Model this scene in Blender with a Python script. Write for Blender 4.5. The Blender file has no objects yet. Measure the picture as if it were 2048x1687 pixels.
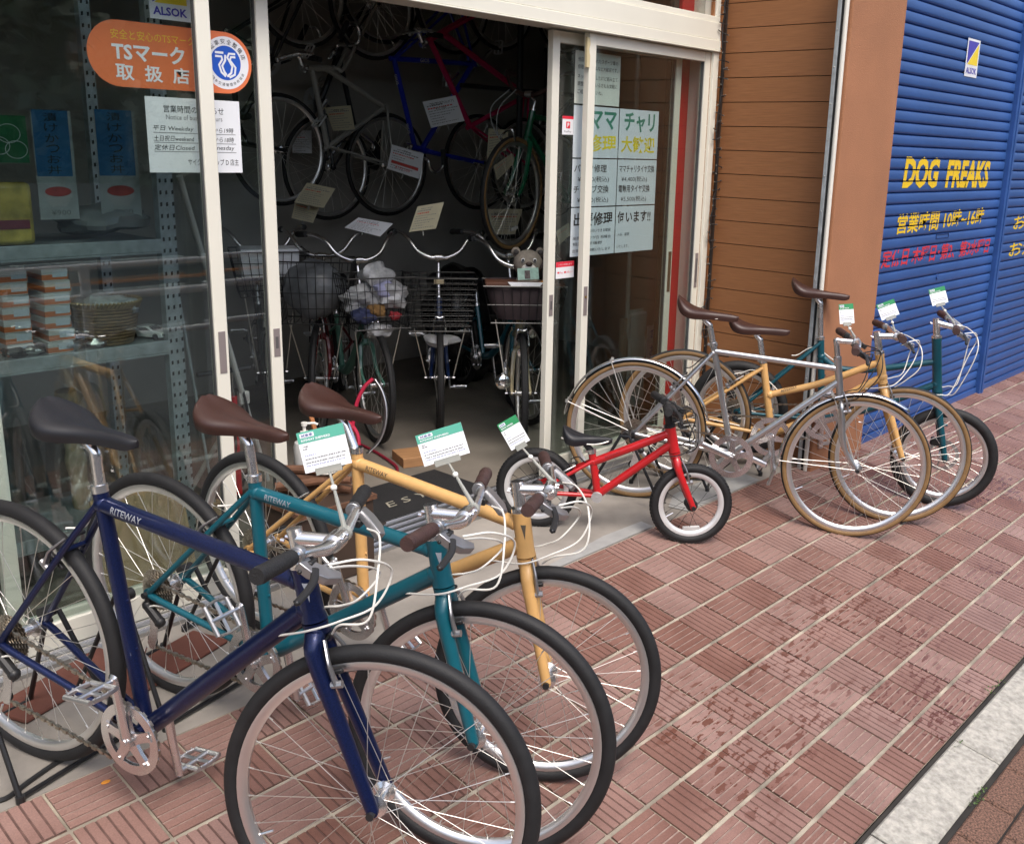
import bpy, bmesh, math, random
from mathutils import Vector as V, Matrix
random.seed(7)
sc = bpy.context.scene
col = sc.collection
R_ = math.radians

# ------------------------------------------------------------------ camera, light, exposure
CO = V((0.0, -2.40039, 1.60806))
CF = V((0.735942, 0.630886, -0.245709)); CR = V((0.656257, -0.753951, 0.029752)); CU = V((0.166482, 0.183144, 0.968887))
FPX = 1983.82; CX, CY = 1152.342, 799.246
SL = 0.165337            # the tiled pavement falls towards the street
cd = bpy.data.cameras.new('camera'); cam = bpy.data.objects.new('camera', cd); col.objects.link(cam)
mw = Matrix.Identity(4)
for i in range(3):
    mw[i][0] = CR[i]; mw[i][1] = CU[i]; mw[i][2] = -CF[i]; mw[i][3] = CO[i]
cam.matrix_world = mw
cd.sensor_fit = 'HORIZONTAL'; cd.sensor_width = 36.0; cd.lens = FPX / 2048 * 36
cd.shift_x = -(CX - 1024) / 2048; cd.shift_y = (CY - 843.5) / 2048
cd.clip_start = 0.05; cd.clip_end = 600
sc.camera = cam

w = bpy.data.worlds.new('World'); sc.world = w; w.use_nodes = True
nt = w.node_tree; bg = nt.nodes['Background']
sky = nt.nodes.new('ShaderNodeTexSky'); sky.sky_type = 'NISHITA'; sky.sun_disc = False
SUN_EL, SUN_AZ = 58.0, 205.0      # azimuth measured clockwise from +Y
sky.sun_elevation = R_(SUN_EL); sky.sun_rotation = R_(SUN_AZ)
sky.air_density = 1.0; sky.dust_density = 4.0; sky.ozone_density = 0.6
nt.links.new(sky.outputs[0], bg.inputs[0]); bg.inputs[1].default_value = 0.15
sd = bpy.data.lights.new('sun', 'SUN'); sun = bpy.data.objects.new('sun', sd); col.objects.link(sun)
sd.energy = 1.2; sd.angle = R_(24); sd.color = (1.0, 0.96, 0.9)
sdir = V((math.sin(R_(SUN_AZ)) * math.cos(R_(SUN_EL)), math.cos(R_(SUN_AZ)) * math.cos(R_(SUN_EL)), math.sin(R_(SUN_EL))))
sun.rotation_euler = sdir.to_track_quat('Z', 'Y').to_euler()
sun.location = (0, -4, 8)
sc.view_settings.view_transform = 'Standard'; sc.view_settings.look = 'None'
sc.view_settings.exposure = 0.75; sc.view_settings.gamma = 1.0
sc.render.engine = 'CYCLES'
sc.cycles.use_denoising = True
sc.cycles.max_bounces = 8; sc.cycles.transparent_max_bounces = 16
sc.cycles.caustics_reflective = False; sc.cycles.caustics_refractive = False

# ------------------------------------------------------------------ photo pixel -> place
def ray(p):
    return CF + CR * ((p[0] - CX) / FPX) - CU * ((p[1] - CY) / FPX)
def on(p, n, d):
    n = V(n); r = ray(p); return CO + r * ((d - n.dot(CO)) / n.dot(r))
def onY(p, y): return on(p, (0, 1, 0), y)
def onX(p, x): return on(p, (1, 0, 0), x)
def onZ(p, z=0.0): return on(p, (0, 0, 1), z)
def onG(p): return on(p, (0, -SL, 1), 0)
def depth(p, d): return CO + ray(p) * d
def dep(P): return (V(P) - CO).dot(CF)
def gz(y): return SL * y if y < 0 else 0.0

# ------------------------------------------------------------------ materials
def srgb(r, g, b):
    f = lambda c: (c / 255 / 12.92) if c / 255 <= 0.04045 else ((c / 255 + 0.055) / 1.055) ** 2.4
    return (f(r), f(g), f(b))
MATS = {}
def nod(nt, t, **kw):
    n = nt.nodes.new(t)
    for k, v in kw.items(): setattr(n, k, v)
    return n
def mat(name, c, rough=0.5, metal=0.0, var=0.12, scale=6.0, bump=0.0, bscale=80.0, coat=0.0, rvar=0.1, trans=0.0, ior=1.5, alpha=1.0, emit=None, stretch=None, detail=4):
    if name in MATS: return MATS[name]
    m = bpy.data.materials.new(name); m.use_nodes = True; nt = m.node_tree; b = nt.nodes['Principled BSDF']
    L = nt.links.new
    tc = nod(nt, 'ShaderNodeTexCoord'); src = tc.outputs['Object']
    if stretch:
        mp = nod(nt, 'ShaderNodeMapping'); mp.inputs['Scale'].default_value = stretch; L(src, mp.inputs[0]); src = mp.outputs[0]
    n = nod(nt, 'ShaderNodeTexNoise'); n.inputs['Scale'].default_value = scale; n.inputs['Detail'].default_value = detail; L(src, n.inputs['Vector'])
    rp = nod(nt, 'ShaderNodeValToRGB'); rp.color_ramp.elements[0].position = 0.3; rp.color_ramp.elements[1].position = 0.7
    rp.color_ramp.elements[0].color = (*[max(0, x * (1 - var)) for x in c], 1); rp.color_ramp.elements[1].color = (*[min(1, x * (1 + var)) for x in c], 1)
    L(n.outputs[0], rp.inputs[0]); L(rp.outputs[0], b.inputs['Base Color'])
    mr = nod(nt, 'ShaderNodeMapRange'); mr.inputs[3].default_value = max(0.02, rough * (1 - rvar)); mr.inputs[4].default_value = min(1, rough * (1 + rvar))
    L(n.outputs[0], mr.inputs[0]); L(mr.outputs[0], b.inputs['Roughness'])
    b.inputs['Metallic'].default_value = metal; b.inputs['IOR'].default_value = ior
    if coat: b.inputs['Coat Weight'].default_value = coat; b.inputs['Coat Roughness'].default_value = 0.08
    if trans: b.inputs['Transmission Weight'].default_value = trans
    if alpha < 1: b.inputs['Alpha'].default_value = alpha
    if emit: b.inputs['Emission Color'].default_value = (*emit[:3], 1); b.inputs['Emission Strength'].default_value = emit[3]
    if bump:
        n2 = nod(nt, 'ShaderNodeTexNoise'); n2.inputs['Scale'].default_value = bscale; n2.inputs['Detail'].default_value = 3; L(src, n2.inputs['Vector'])
        bp = nod(nt, 'ShaderNodeBump'); bp.inputs['Strength'].default_value = bump; bp.inputs['Distance'].default_value = 0.003
        L(n2.outputs[0], bp.inputs['Height']); L(bp.outputs[0], b.inputs['Normal'])
    MATS[name] = m
    return m
def glass_mat(name, tint=(0.93, 0.97, 0.95), f0=1.0, rough=0.0):
    m = bpy.data.materials.new(name); m.use_nodes = True; nt = m.node_tree; nt.nodes.clear(); L = nt.links.new
    out = nod(nt, 'ShaderNodeOutputMaterial'); mx = nod(nt, 'ShaderNodeMixShader'); tr = nod(nt, 'ShaderNodeBsdfTransparent'); gl = nod(nt, 'ShaderNodeBsdfGlossy')
    fr = nod(nt, 'ShaderNodeLayerWeight'); fr.inputs[0].default_value = 0.5      # Schlick reflectance, the same from both sides of the pane
    pw = nod(nt, 'ShaderNodeMath', operation='POWER'); pw.inputs[1].default_value = 5.0; L(fr.outputs['Facing'], pw.inputs[0])
    mu = nod(nt, 'ShaderNodeMath', operation='MULTIPLY_ADD'); mu.inputs[1].default_value = 0.95; mu.inputs[2].default_value = 0.09 * f0
    tr.inputs[0].default_value = (*tint, 1); gl.inputs['Roughness'].default_value = rough
    L(pw.outputs[0], mu.inputs[0]); L(mu.outputs[0], mx.inputs[0]); L(tr.outputs[0], mx.inputs[1]); L(gl.outputs[0], mx.inputs[2]); L(mx.outputs[0], out.inputs[0])
    MATS[name] = m
    return m

# ------------------------------------------------------------------ mesh helpers
def perp(a):
    a = V(a).normalized(); t = V((0, 0, 1)) if abs(a.z) < 0.9 else V((1, 0, 0))
    u = a.cross(t).normalized(); return u, a.cross(u).normalized()
class MB:
    def __init__(s): s.v = []; s.f = []
    def add(s, vs, fs):
        o = len(s.v); s.v += [V(x) for x in vs]; s.f += [tuple(i + o for i in f) for f in fs]; return s
    def box(s, c, d, M=None):
        x, y, z = (k / 2 for k in d); c = V(c)
        vs = [V((sx * x, sy * y, sz * z)) for sx in (-1, 1) for sy in (-1, 1) for sz in (-1, 1)]
        vs = [(M @ p if M else p) + c for p in vs]
        return s.add(vs, [(0, 1, 3, 2), (4, 6, 7, 5), (0, 4, 5, 1), (2, 3, 7, 6), (0, 2, 6, 4), (1, 5, 7, 3)])
    def b2(s, a, b):
        a, b = V(a), V(b); return s.box((a + b) / 2, [abs(b[i] - a[i]) for i in range(3)])
    def tube(s, pts, r, n=10, caps=True, closed=False, flat=None):
        pts = [V(p) for p in pts]; N = len(pts); rs = r if isinstance(r, (list, tuple)) else [r] * N
        tg = []
        for i in range(N):
            if closed: t = pts[(i + 1) % N] - pts[i - 1]
            elif i == 0: t = pts[1] - pts[0]
            elif i == N - 1: t = pts[-1] - pts[-2]
            else: t = (pts[i + 1] - pts[i]).normalized() + (pts[i] - pts[i - 1]).normalized()
            tg.append(t.normalized() if t.length > 1e-9 else V((0, 0, 1)))
        if flat: u = (V(flat[0]) - tg[0] * V(flat[0]).dot(tg[0])).normalized()
        else: u, _ = perp(tg[0])
        vs = []
        for i in range(N):
            u = (u - tg[i] * u.dot(tg[i])).normalized(); b = tg[i].cross(u)
            for k in range(n):
                a = 2 * math.pi * k / n; vs.append(pts[i] + (u * math.cos(a) + b * math.sin(a) * (flat[1] if flat else 1)) * rs[i])
        fs = []
        for i in range(N if closed else N - 1):
            j = (i + 1) % N
            for k in range(n):
                l = (k + 1) % n; fs.append((i * n + k, i * n + l, j * n + l, j * n + k))
        if caps and not closed: fs += [tuple(range(n))[::-1], tuple((N - 1) * n + k for k in range(n))]
        return s.add(vs, fs)
    def lathe(s, prof, o, ax, n=32, closed=False):
        u, b = perp(ax); a = V(ax).normalized(); o = V(o); m = len(prof); vs = []
        for i in range(n):
            t = 2 * math.pi * i / n; d = u * math.cos(t) + b * math.sin(t)
            for (r, h) in prof: vs.append(o + d * r + a * h)
        fs = []
        for i in range(n):
            j = (i + 1) % n
            for k in range(m if closed else m - 1):
                l = (k + 1) % m; fs.append((i * m + k, j * m + k, j * m + l, i * m + l))
        return s.add(vs, fs)
    def cyl(s, a, b, r, n=16):
        a, b = V(a), V(b); h = (b - a).length; return s.lathe([(0, 0), (r, 0), (r, h), (0, h)], a, b - a, n)
    def ball(s, c, r, n=12, m=8, sc3=(1, 1, 1), M=None):
        vs = []; c = V(c)
        for i in range(1, m):
            t = math.pi * i / m
            for k in range(n):
                a = 2 * math.pi * k / n; p = V((math.sin(t) * math.cos(a) * sc3[0], math.sin(t) * math.sin(a) * sc3[1], math.cos(t) * sc3[2])) * r
                vs.append(c + (M @ p if M else p))
        for q in (1, -1):
            p = V((0, 0, q * sc3[2] * r)); vs.append(c + (M @ p if M else p))
        fs = []
        for i in range(m - 2):
            for k in range(n):
                l = (k + 1) % n; fs.append((i * n + k, (i + 1) * n + k, (i + 1) * n + l, i * n + l))
        t, bt = (m - 1) * n, (m - 1) * n + 1
        for k in range(n):
            l = (k + 1) % n; fs += [(t, k, l), (bt, (m - 2) * n + l, (m - 2) * n + k)]
        return s.add(vs, fs)
    def prism(s, out, o, u, w, n, th):      # outline (a,b) in plane o+u*a+w*b, extruded th along n
        o, u, w, n = V(o), V(u), V(w), V(n); k = len(out)
        vs = [o + u * a + w * b for a, b in out] + [o + u * a + w * b + n * th for a, b in out]
        return s.add(vs, [tuple(range(k))[::-1], tuple(range(k, 2 * k))] + [(i, (i + 1) % k, (i + 1) % k + k, i + k) for i in range(k)])
    def grid(s, P):     # rows of points
        m = len(P[0]); vs = [p for r in P for p in r]
        return s.add(vs, [(i * m + j, i * m + j + 1, (i + 1) * m + j + 1, (i + 1) * m + j) for i in range(len(P) - 1) for j in range(m - 1)])
    def xf(s, M): s.v = [M @ p for p in s.v]; return s
    def mesh(s, name, m, smooth=True, angle=35):
        me = bpy.data.meshes.new(name); me.from_pydata([tuple(p) for p in s.v], [], s.f)
        bm = bmesh.new(); bm.from_mesh(me); bmesh.ops.recalc_face_normals(bm, faces=bm.faces); bm.to_mesh(me); bm.free()
        if m: me.materials.append(m)
        if smooth:
            me.polygons.foreach_set('use_smooth', [True] * len(me.polygons)); me.set_sharp_from_angle(angle=R_(angle))
        me.update(); return me
    def build(s, name, m, parent=None, smooth=True, angle=35, bevel=0.0):
        o = link(name, s.mesh(name, m, smooth, angle), parent)
        if bevel:
            md = o.modifiers.new('bevel', 'BEVEL'); md.width = bevel; md.segments = 2; md.limit_method = 'ANGLE'
        return o
def link(name, data, parent=None, loc=None):
    o = bpy.data.objects.new(name, data); col.objects.link(o)
    if parent is not None: o.parent = parent
    if loc is not None: o.location = loc
    return o
def tag(o, label=None, cat=None, group=None, kind=None):
    if label: o['label'] = label
    if cat: o['category'] = cat
    if group: o['group'] = group
    if kind: o['kind'] = kind
    return o
def thing(name, label, cat, loc=(0, 0, 0), M=None, group=None):
    o = bpy.data.objects.new(name, None); col.objects.link(o); o.empty_display_size = 0.1
    if M is not None: o.matrix_world = M
    else: o.location = loc
    return tag(o, label, cat, group)
def frame_m(o, x, y):       # matrix with origin o, axes x, y (made orthonormal)
    x = V(x).normalized(); z = x.cross(V(y)).normalized(); y = z.cross(x); m = Matrix.Identity(4)
    for i in range(3): m[i][0] = x[i]; m[i][1] = y[i]; m[i][2] = z[i]; m[i][3] = o[i]
    return m
def spline(pts, n=8):
    pts = [V(p) for p in pts]; P = [pts[0] * 2 - pts[1]] + pts + [pts[-1] * 2 - pts[-2]]; out = []
    for i in range(1, len(P) - 2):
        for k in range(n):
            t = k / n; a, b, c, d = P[i - 1], P[i], P[i + 1], P[i + 2]
            out.append(0.5 * ((2 * b) + (c - a) * t + (2 * a - 5 * b + 4 * c - d) * t * t + (3 * b - a - 3 * c + d) * t ** 3))
    out.append(pts[-1]); return out
TXT = {}
def text_data(s, shear=0.0, bold=0.0):
    key = (s, shear, bold)
    if key not in TXT:
        c = bpy.data.curves.new('t', 'FONT'); c.body = s; c.resolution_u = 2; c.shear = shear; c.offset = bold; c.fill_mode = 'FRONT'
        o = bpy.data.objects.new('t', c); col.objects.link(o)
        dg = bpy.context.evaluated_depsgraph_get(); me = bpy.data.meshes.new_from_object(o.evaluated_get(dg))
        vs = [v.co.copy() for v in me.vertices]; fs = [tuple(p.vertices) for p in me.polygons]
        bpy.data.objects.remove(o); bpy.data.curves.remove(c); bpy.data.meshes.remove(me)
        x0 = min(v.x for v in vs); x1 = max(v.x for v in vs); y0 = min(v.y for v in vs); y1 = max(v.y for v in vs)
        TXT[key] = ([((v.x - x0) / (x1 - x0), (v.y - y0) / (y1 - y0)) for v in vs], fs, (x1 - x0) / (y1 - y0))
    return TXT[key]
def text(parent, s, m, M, w=None, h=None, shear=0.0, bold=0.0, name='lettering'):
    """flat lettering lying in the XY plane of matrix M, lower left corner at its origin"""
    vs, fs, asp = text_data(s, shear, bold)
    if w is None: w = h * asp
    if h is None: h = w / asp
    me = bpy.data.meshes.new(name); me.from_pydata([tuple(M @ V((a * w, b * h, 0))) for a, b in vs], [], fs); me.materials.append(m)
    return link(name, me, parent)
def tube_text(parent, s, m, p0, p1, r, start, h, side, flip=False, bold=0.0):
    """lettering wrapped round a tube from p0 to p1, facing side"""
    vs, fs, asp = text_data(s, 0, bold); p0, p1 = V(p0), V(p1)
    bm = bmesh.new(); bv = [bm.verts.new((x, y, 0)) for x, y in vs]
    for f_ in fs:
        try: bm.faces.new([bv[i] for i in f_])
        except ValueError: pass
    for k in range(1, 8): bmesh.ops.bisect_plane(bm, geom=bm.verts[:] + bm.edges[:] + bm.faces[:], plane_co=(0, k / 8 + .003, 0), plane_no=(0, 1, 0))
    bm.verts.index_update(); vs = [(v.co.x, v.co.y) for v in bm.verts]; fs = [tuple(v.index for v in f_.verts) for f_ in bm.faces]; bm.free()
    a = (p1 - p0).normalized(); sd_ = V(side); sd_ = (sd_ - a * sd_.dot(a)).normalized(); b = sd_.cross(a) if not flip else a.cross(sd_)
    out = []
    for (x, y) in vs:
        x = 1 - x if flip else x
        t = (y - 0.5) * h / r; out.append(p0 + a * (start + x * h * asp) + (sd_ * math.cos(t) + b * math.sin(t)) * (r + 0.0008))
    me = bpy.data.meshes.new('lettering'); me.from_pydata([tuple(p) for p in out], [], fs); me.materials.append(m)
    return link('lettering', me, parent)

# common materials
white_paint = mat('cream_aluminium', srgb(228, 225, 211), 0.38, var=0.04, scale=3, bump=0.05, bscale=200)
alu = mat('polished_aluminium', (0.80, 0.79, 0.79), 0.27, 1.0, var=0.02, rvar=0.06, scale=8)
alu_dull = mat('brushed_aluminium', (0.5, 0.5, 0.5), 0.42, 1.0, var=0.08)
steel = mat('steel_spoke', (0.78, 0.76, 0.71), 0.45, 1.0, var=0.03)
galv = mat('galvanised_steel', (0.50, 0.54, 0.56), 0.5, 0.6, var=0.2, scale=25)
rubber = mat('tyre_rubber', (0.010, 0.010, 0.011), 0.66, var=0.3, scale=30, bump=0.25, bscale=220)
black = mat('black_plastic', (0.016, 0.016, 0.017), 0.45, var=0.2, scale=20)
blackgloss = mat('black_enamel', (0.012, 0.012, 0.013), 0.28, var=0.15, scale=10)
ink = mat('black_ink', (0.02, 0.02, 0.02), 0.6, var=0.05)
grey_ink = mat('grey_ink', (0.22, 0.22, 0.22), 0.6, var=0.05)
paper = mat('white_paper', srgb(232, 235, 238), 0.7, var=0.03, scale=3)
glass = glass_mat('window_glass', (0.90, 0.94, 0.93), 1.0)
# ------------------------------------------------------------------ ground, pavement, kerb
def tile_mat():
    m = bpy.data.materials.new('paving_tile'); m.use_nodes = True; nt = m.node_tree; b = nt.nodes['Principled BSDF']; L = nt.links.new
    geo = nod(nt, 'ShaderNodeNewGeometry'); oi = nod(nt, 'ShaderNodeObjectInfo')
    n1 = nod(nt, 'ShaderNodeTexNoise'); n1.inputs['Scale'].default_value = 5; n1.inputs['Detail'].default_value = 6; L(geo.outputs['Position'], n1.inputs['Vector'])
    r1 = nod(nt, 'ShaderNodeValToRGB'); r1.color_ramp.elements[0].position = 0.3; r1.color_ramp.elements[1].position = 0.72
    r1.color_ramp.elements[0].color = (0.195, 0.100, 0.079, 1); r1.color_ramp.elements[1].color = (0.295, 0.168, 0.138, 1); L(n1.outputs[0], r1.inputs[0])
    hs = nod(nt, 'ShaderNodeHueSaturation'); mr = nod(nt, 'ShaderNodeMapRange'); mr.inputs[3].default_value = 0.84; mr.inputs[4].default_value = 1.16
    L(oi.outputs['Random'], mr.inputs[0]); L(mr.outputs[0], hs.inputs['Value']); L(r1.outputs[0], hs.inputs['Color'])
    ms = nod(nt, 'ShaderNodeMapRange'); ms.inputs[3].default_value = 1.12; ms.inputs[4].default_value = 0.85; L(oi.outputs['Random'], ms.inputs[0]); L(ms.outputs[0], hs.inputs['Saturation'])
    # fine speckle of dust
    n4 = nod(nt, 'ShaderNodeTexNoise'); n4.inputs['Scale'].default_value = 260; n4.inputs['Detail'].default_value = 2; L(geo.outputs['Position'], n4.inputs['Vector'])
    sp = nod(nt, 'ShaderNodeMapRange'); sp.inputs[1].default_value = 0.35; sp.inputs[2].default_value = 0.75; sp.inputs[3].default_value = 0.86; sp.inputs[4].default_value = 1.12; L(n4.outputs[0], sp.inputs[0])
    mu = nod(nt, 'ShaderNodeMix', data_type='RGBA', blend_type='MULTIPLY'); mu.inputs[0].default_value = 1.0; L(hs.outputs[0], mu.inputs[6]); L(sp.outputs[0], mu.inputs[7])
    # damp stains: small ragged marks drawn out along the joints, inside a broad damp area
    mp = nod(nt, 'ShaderNodeMapping'); mp.inputs['Scale'].default_value = (20, 52, 20); L(geo.outputs['Position'], mp.inputs[0])
    n2 = nod(nt, 'ShaderNodeTexNoise'); n2.inputs['Scale'].default_value = 1.0; n2.inputs['Detail'].default_value = 5; L(mp.outputs[0], n2.inputs['Vector'])
    n3 = nod(nt, 'ShaderNodeTexNoise'); n3.inputs['Scale'].default_value = 1.6; n3.inputs['Detail'].default_value = 3; L(geo.outputs['Position'], n3.inputs['Vector'])
    a = nod(nt, 'ShaderNodeMapRange'); a.inputs[1].default_value = 0.55; a.inputs[2].default_value = 0.575; L(n2.outputs[0], a.inputs[0])
    c = nod(nt, 'ShaderNodeMapRange'); c.inputs[1].default_value = 0.48; c.inputs[2].default_value = 0.57; L(n3.outputs[0], c.inputs[0])
    sx = nod(nt, 'ShaderNodeSeparateXYZ'); L(geo.outputs['Position'], sx.inputs[0])
    yb = nod(nt, 'ShaderNodeMapRange'); yb.inputs[1].default_value = -0.50; yb.inputs[2].default_value = -0.85; L(sx.outputs[1], yb.inputs[0])
    m1 = nod(nt, 'ShaderNodeMath', operation='MULTIPLY'); L(a.outputs[0], m1.inputs[0]); L(c.outputs[0], m1.inputs[1])
    m2 = nod(nt, 'ShaderNodeMath', operation='MULTIPLY'); L(m1.outputs[0], m2.inputs[0]); L(yb.outputs[0], m2.inputs[1])
    mx = nod(nt, 'ShaderNodeMix', data_type='RGBA'); L(m2.outputs[0], mx.inputs[0]); L(mu.outputs[2], mx.inputs[6]); mx.inputs[7].default_value = (0.14, 0.058, 0.042, 1)
    L(mx.outputs[2], b.inputs['Base Color'])
    rr = nod(nt, 'ShaderNodeMapRange'); rr.inputs[3].default_value = 0.5; rr.inputs[4].default_value = 0.22; L(m2.outputs[0], rr.inputs[0]); L(rr.outputs[0], b.inputs['Roughness'])
    bp = nod(nt, 'ShaderNodeBump'); bp.inputs['Strength'].default_value = 0.25; bp.inputs['Distance'].default_value = 0.002; L(n4.outputs[0], bp.inputs['Height']); L(bp.outputs[0], b.inputs['Normal'])
    return m
TILE = tile_mat()
grout = mat('grout', (0.33, 0.29, 0.23), 0.9, var=0.45, scale=9, bump=0.6, bscale=220)
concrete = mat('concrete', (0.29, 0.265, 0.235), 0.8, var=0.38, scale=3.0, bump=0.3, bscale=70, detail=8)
concrete_pale = mat('kerb_concrete', (0.40, 0.385, 0.345), 0.85, var=0.30, scale=55, bump=0.9, bscale=260, detail=10)
asphalt = mat('asphalt', (0.05, 0.05, 0.052), 0.9, var=0.25, scale=30, bump=0.5)
paver_m = mat('exposed_aggregate', (0.15, 0.082, 0.058), 0.85, var=0.85, scale=170, bump=0.9, bscale=240)
dirt = mat('joint_dirt', (0.028, 0.025, 0.022), 0.95, var=0.4, scale=12)

o = MB().add([(-300, -300, -0.62), (300, -300, -0.62), (300, 300, -0.62), (-300, 300, -0.62)], [(0, 1, 2, 3)]).build('ground', asphalt); tag(o, kind='structure')
Y0, Y1 = -1.468, 0.0
def slab(name, m, x0, x1, ya, yb, lift=0.0, parent=None, nx=1):
    mb = MB(); d = 0.12
    for k in range(nx):
        a = x0 + (x1 - x0) * k / nx; b = x0 + (x1 - x0) * (k + 1) / nx
        mb.add([(a, ya, SL * ya + lift), (b, ya, SL * ya + lift), (b, yb, SL * yb + lift), (a, yb, SL * yb + lift)], [(0, 1, 2, 3)])
    return mb.build(name, m, parent, smooth=False)
pav = tag(slab('pavement', grout, -4, 16, Y0, -0.002), kind='structure')
PIT = 0.17; GX0, GY0 = 2.48594, -1.35140
def tile_mesh(tw, th, along_x, name):
    """tile with five sunk grooves; grooves run along x or along y"""
    mb = MB(); W, H = (th, tw) if along_x else (tw, th); n = 6; g = 0.0050; dp = 0.0026; top = 0.0058; e = 0.0012
    rw = (W - g * (n - 1)) / n; xs = []
    x = -W / 2
    prof = [(-W / 2, 0.0), (-W / 2, top - e), (-W / 2 + e, top)]
    for k in range(n):
        x1 = x + rw
        if k < n - 1: prof += [(x1 - 0.0006, top), (x1, top - dp), (x1 + g, top - dp), (x1 + g + 0.0006, top)]
        x = x1 + g
    prof += [(W / 2 - e, top), (W / 2, top - e), (W / 2, 0.0)]
    k = len(prof); mp = (lambda a, b, z: (b, a, z)) if along_x else (lambda a, b, z: (a, b, z))
    vs = [mp(a, -H / 2, z) for a, z in prof] + [mp(a, H / 2, z) for a, z in prof]
    mb.add(vs, [(i, i + 1, i + 1 + k, i + k) for i in range(k - 1)])
    lo = [i for i in range(k)]
    mb.add([mp(-W / 2, -H / 2, 0), mp(W / 2, -H / 2, 0), mp(W / 2, -H / 2, top - dp), mp(-W / 2, -H / 2, top - dp), mp(-W / 2, H / 2, 0), mp(W / 2, H / 2, 0), mp(W / 2, H / 2, top - dp), mp(-W / 2, H / 2, top - dp)], [(0, 1, 2, 3), (4, 5, 6, 7)])
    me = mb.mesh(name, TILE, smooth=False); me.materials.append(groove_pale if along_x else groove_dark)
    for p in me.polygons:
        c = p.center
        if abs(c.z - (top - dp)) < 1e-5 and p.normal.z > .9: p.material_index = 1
    return me
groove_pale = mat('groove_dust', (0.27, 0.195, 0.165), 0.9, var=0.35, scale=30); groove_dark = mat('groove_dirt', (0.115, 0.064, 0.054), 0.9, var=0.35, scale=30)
TM = {}
def tmesh(th, ax):
    key = (round(th, 3), ax)
    if key not in TM: TM[key] = tile_mesh(0.1615, th, ax, 'tile')
    return TM[key]
cand = []
for j in range(-1, 9):
    for i in range(-20, 62):
        ya = GY0 + j * PIT + 0.006; yb = GY0 + (j + 1) * PIT - 0.006
        ya = max(ya, Y0); yb = min(yb, -0.010)
        if yb - ya < 0.02: continue
        xc = GX0 + (i + 0.5) * PIT; yc = (ya + yb) / 2
        if xc < -0.5: continue
        v = V((xc, yc, SL * yc)) - CO; dd = v.dot(CF)
        if dd < 0.2: continue
        px = CX + FPX * v.dot(CR) / dd; py = CY - FPX * v.dot(CU) / dd
        vis = -60 < px < 2110 and -60 < py < 1760
        cand.append((not vis, dd, i, j, xc, yc, yb - ya))
cand.sort()
ang = math.atan(SL); far = MB(); jr = random.Random(3)
Rt = Matrix.Rotation(ang, 3, 'X')
for k, (nv, dd, i, j, xc, yc, th) in enumerate(cand):
    if xc > 15: continue
    ax = (i + j) % 2 != 0; me = tmesh(th, ax); lift = 0.0006 * jr.uniform(-1, 1) + 0.001
    tz = jr.uniform(-0.004, 0.004); tx = ang + jr.uniform(-0.004, 0.004); ty = jr.uniform(-0.004, 0.004)
    if k < 300 and not nv:
        t = link('tile', me, pav, (xc, yc, SL * yc + lift)); t.rotation_euler = (tx, ty, tz)
    else:
        far.add([Rt @ v.co + V((xc, yc, SL * yc + lift)) for v in me.vertices], [tuple(p.vertices) for p in me.polygons])
tag(far.build('tile_field', TILE, pav, smooth=False), kind='stuff')
# dark joint, kerb blocks and pavers towards the street
js = tag(slab('paved_strip', dirt, -4, 16, -2.4, Y0 - 0.001, -0.004), kind='structure')
kb = tag(slab('kerb', dirt, -4, 16, -1.632, -1.482, -0.0015), kind='structure')
kmesh = {}
def block_mesh(sx, sy, h, m, name, seed):
    mb = MB(); e = 0.006; rr = random.Random(seed)
    pts = lambda q, z: [(-sx / 2 + q + rr.uniform(-.001, .001), -sy / 2 + q, z), (sx / 2 - q, -sy / 2 + q + rr.uniform(-.001, .001), z), (sx / 2 - q, sy / 2 - q, z), (-sx / 2 + q, sy / 2 - q, z)]
    vs = pts(0, -0.03) + pts(0, h - e) + pts(e, h)
    return mb.add(vs, [(8, 9, 10, 11)] + [(a + b, a + (b + 1) % 4, a + (b + 1) % 4 + 4, a + b + 4) for a in (0, 4) for b in range(4)]).mesh(name, m, smooth=False)
kme = block_mesh(0.626, 0.148, 0.008, concrete_pale, 'kerb_block', 1)
for k in range(-4, 14):
    xc = 2.405 + 0.634 * (k + 0.5); yc = -1.557; b = link('kerb_block', kme, kb, (xc, yc, SL * yc + random.uniform(-.001, .001))); b.rotation_euler = (ang, 0, 0)
pme = block_mesh(0.2075, 0.0985, 0.006, paver_m, 'paver', 2)
for r in range(0, 6):
    for k in range(-6, 16):
        xc = 2.833 + 0.2135 * (k + 0.5 * (r % 2) + 0.5); yc = -1.645 - 0.052 - 0.104 * r
        if xc < 1.0 or xc > 6: continue
        b = link('paver', pme, js, (xc, yc, SL * yc + random.uniform(-.001, .001))); b.rotation_euler = (ang, random.uniform(-.004, .004), 0)
weed_m = mat('weed_leaf', (0.06, 0.12, 0.02), 0.6, var=0.4, scale=40)
wd = MB(); rr = random.Random(5)
for (px, py, n) in [(1980, 1385, 14), (1960, 1590, 26), (1948, 1607, 20), (2000, 1370, 8), (1912, 1500, 10)]:
    c = onG((px, py))
    for k in range(n):
        p = c + V((rr.gauss(0, .022), rr.gauss(0, .006), 0.004 + rr.uniform(0, .01))); a = rr.uniform(0, 6.28); d = V((math.cos(a), math.sin(a), rr.uniform(0.2, 1))) * rr.uniform(.004, .01); s_ = V((-math.sin(a), math.cos(a), 0)) * 0.003
        wd.add([p, p + d * .5 + s_, p + d, p + d * .5 - s_], [(0, 1, 2, 3)])
tag(wd.build('moss', weed_m, smooth=False), 'tiny green weeds and moss in the dark kerb joint', 'weeds', kind='stuff')
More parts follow.
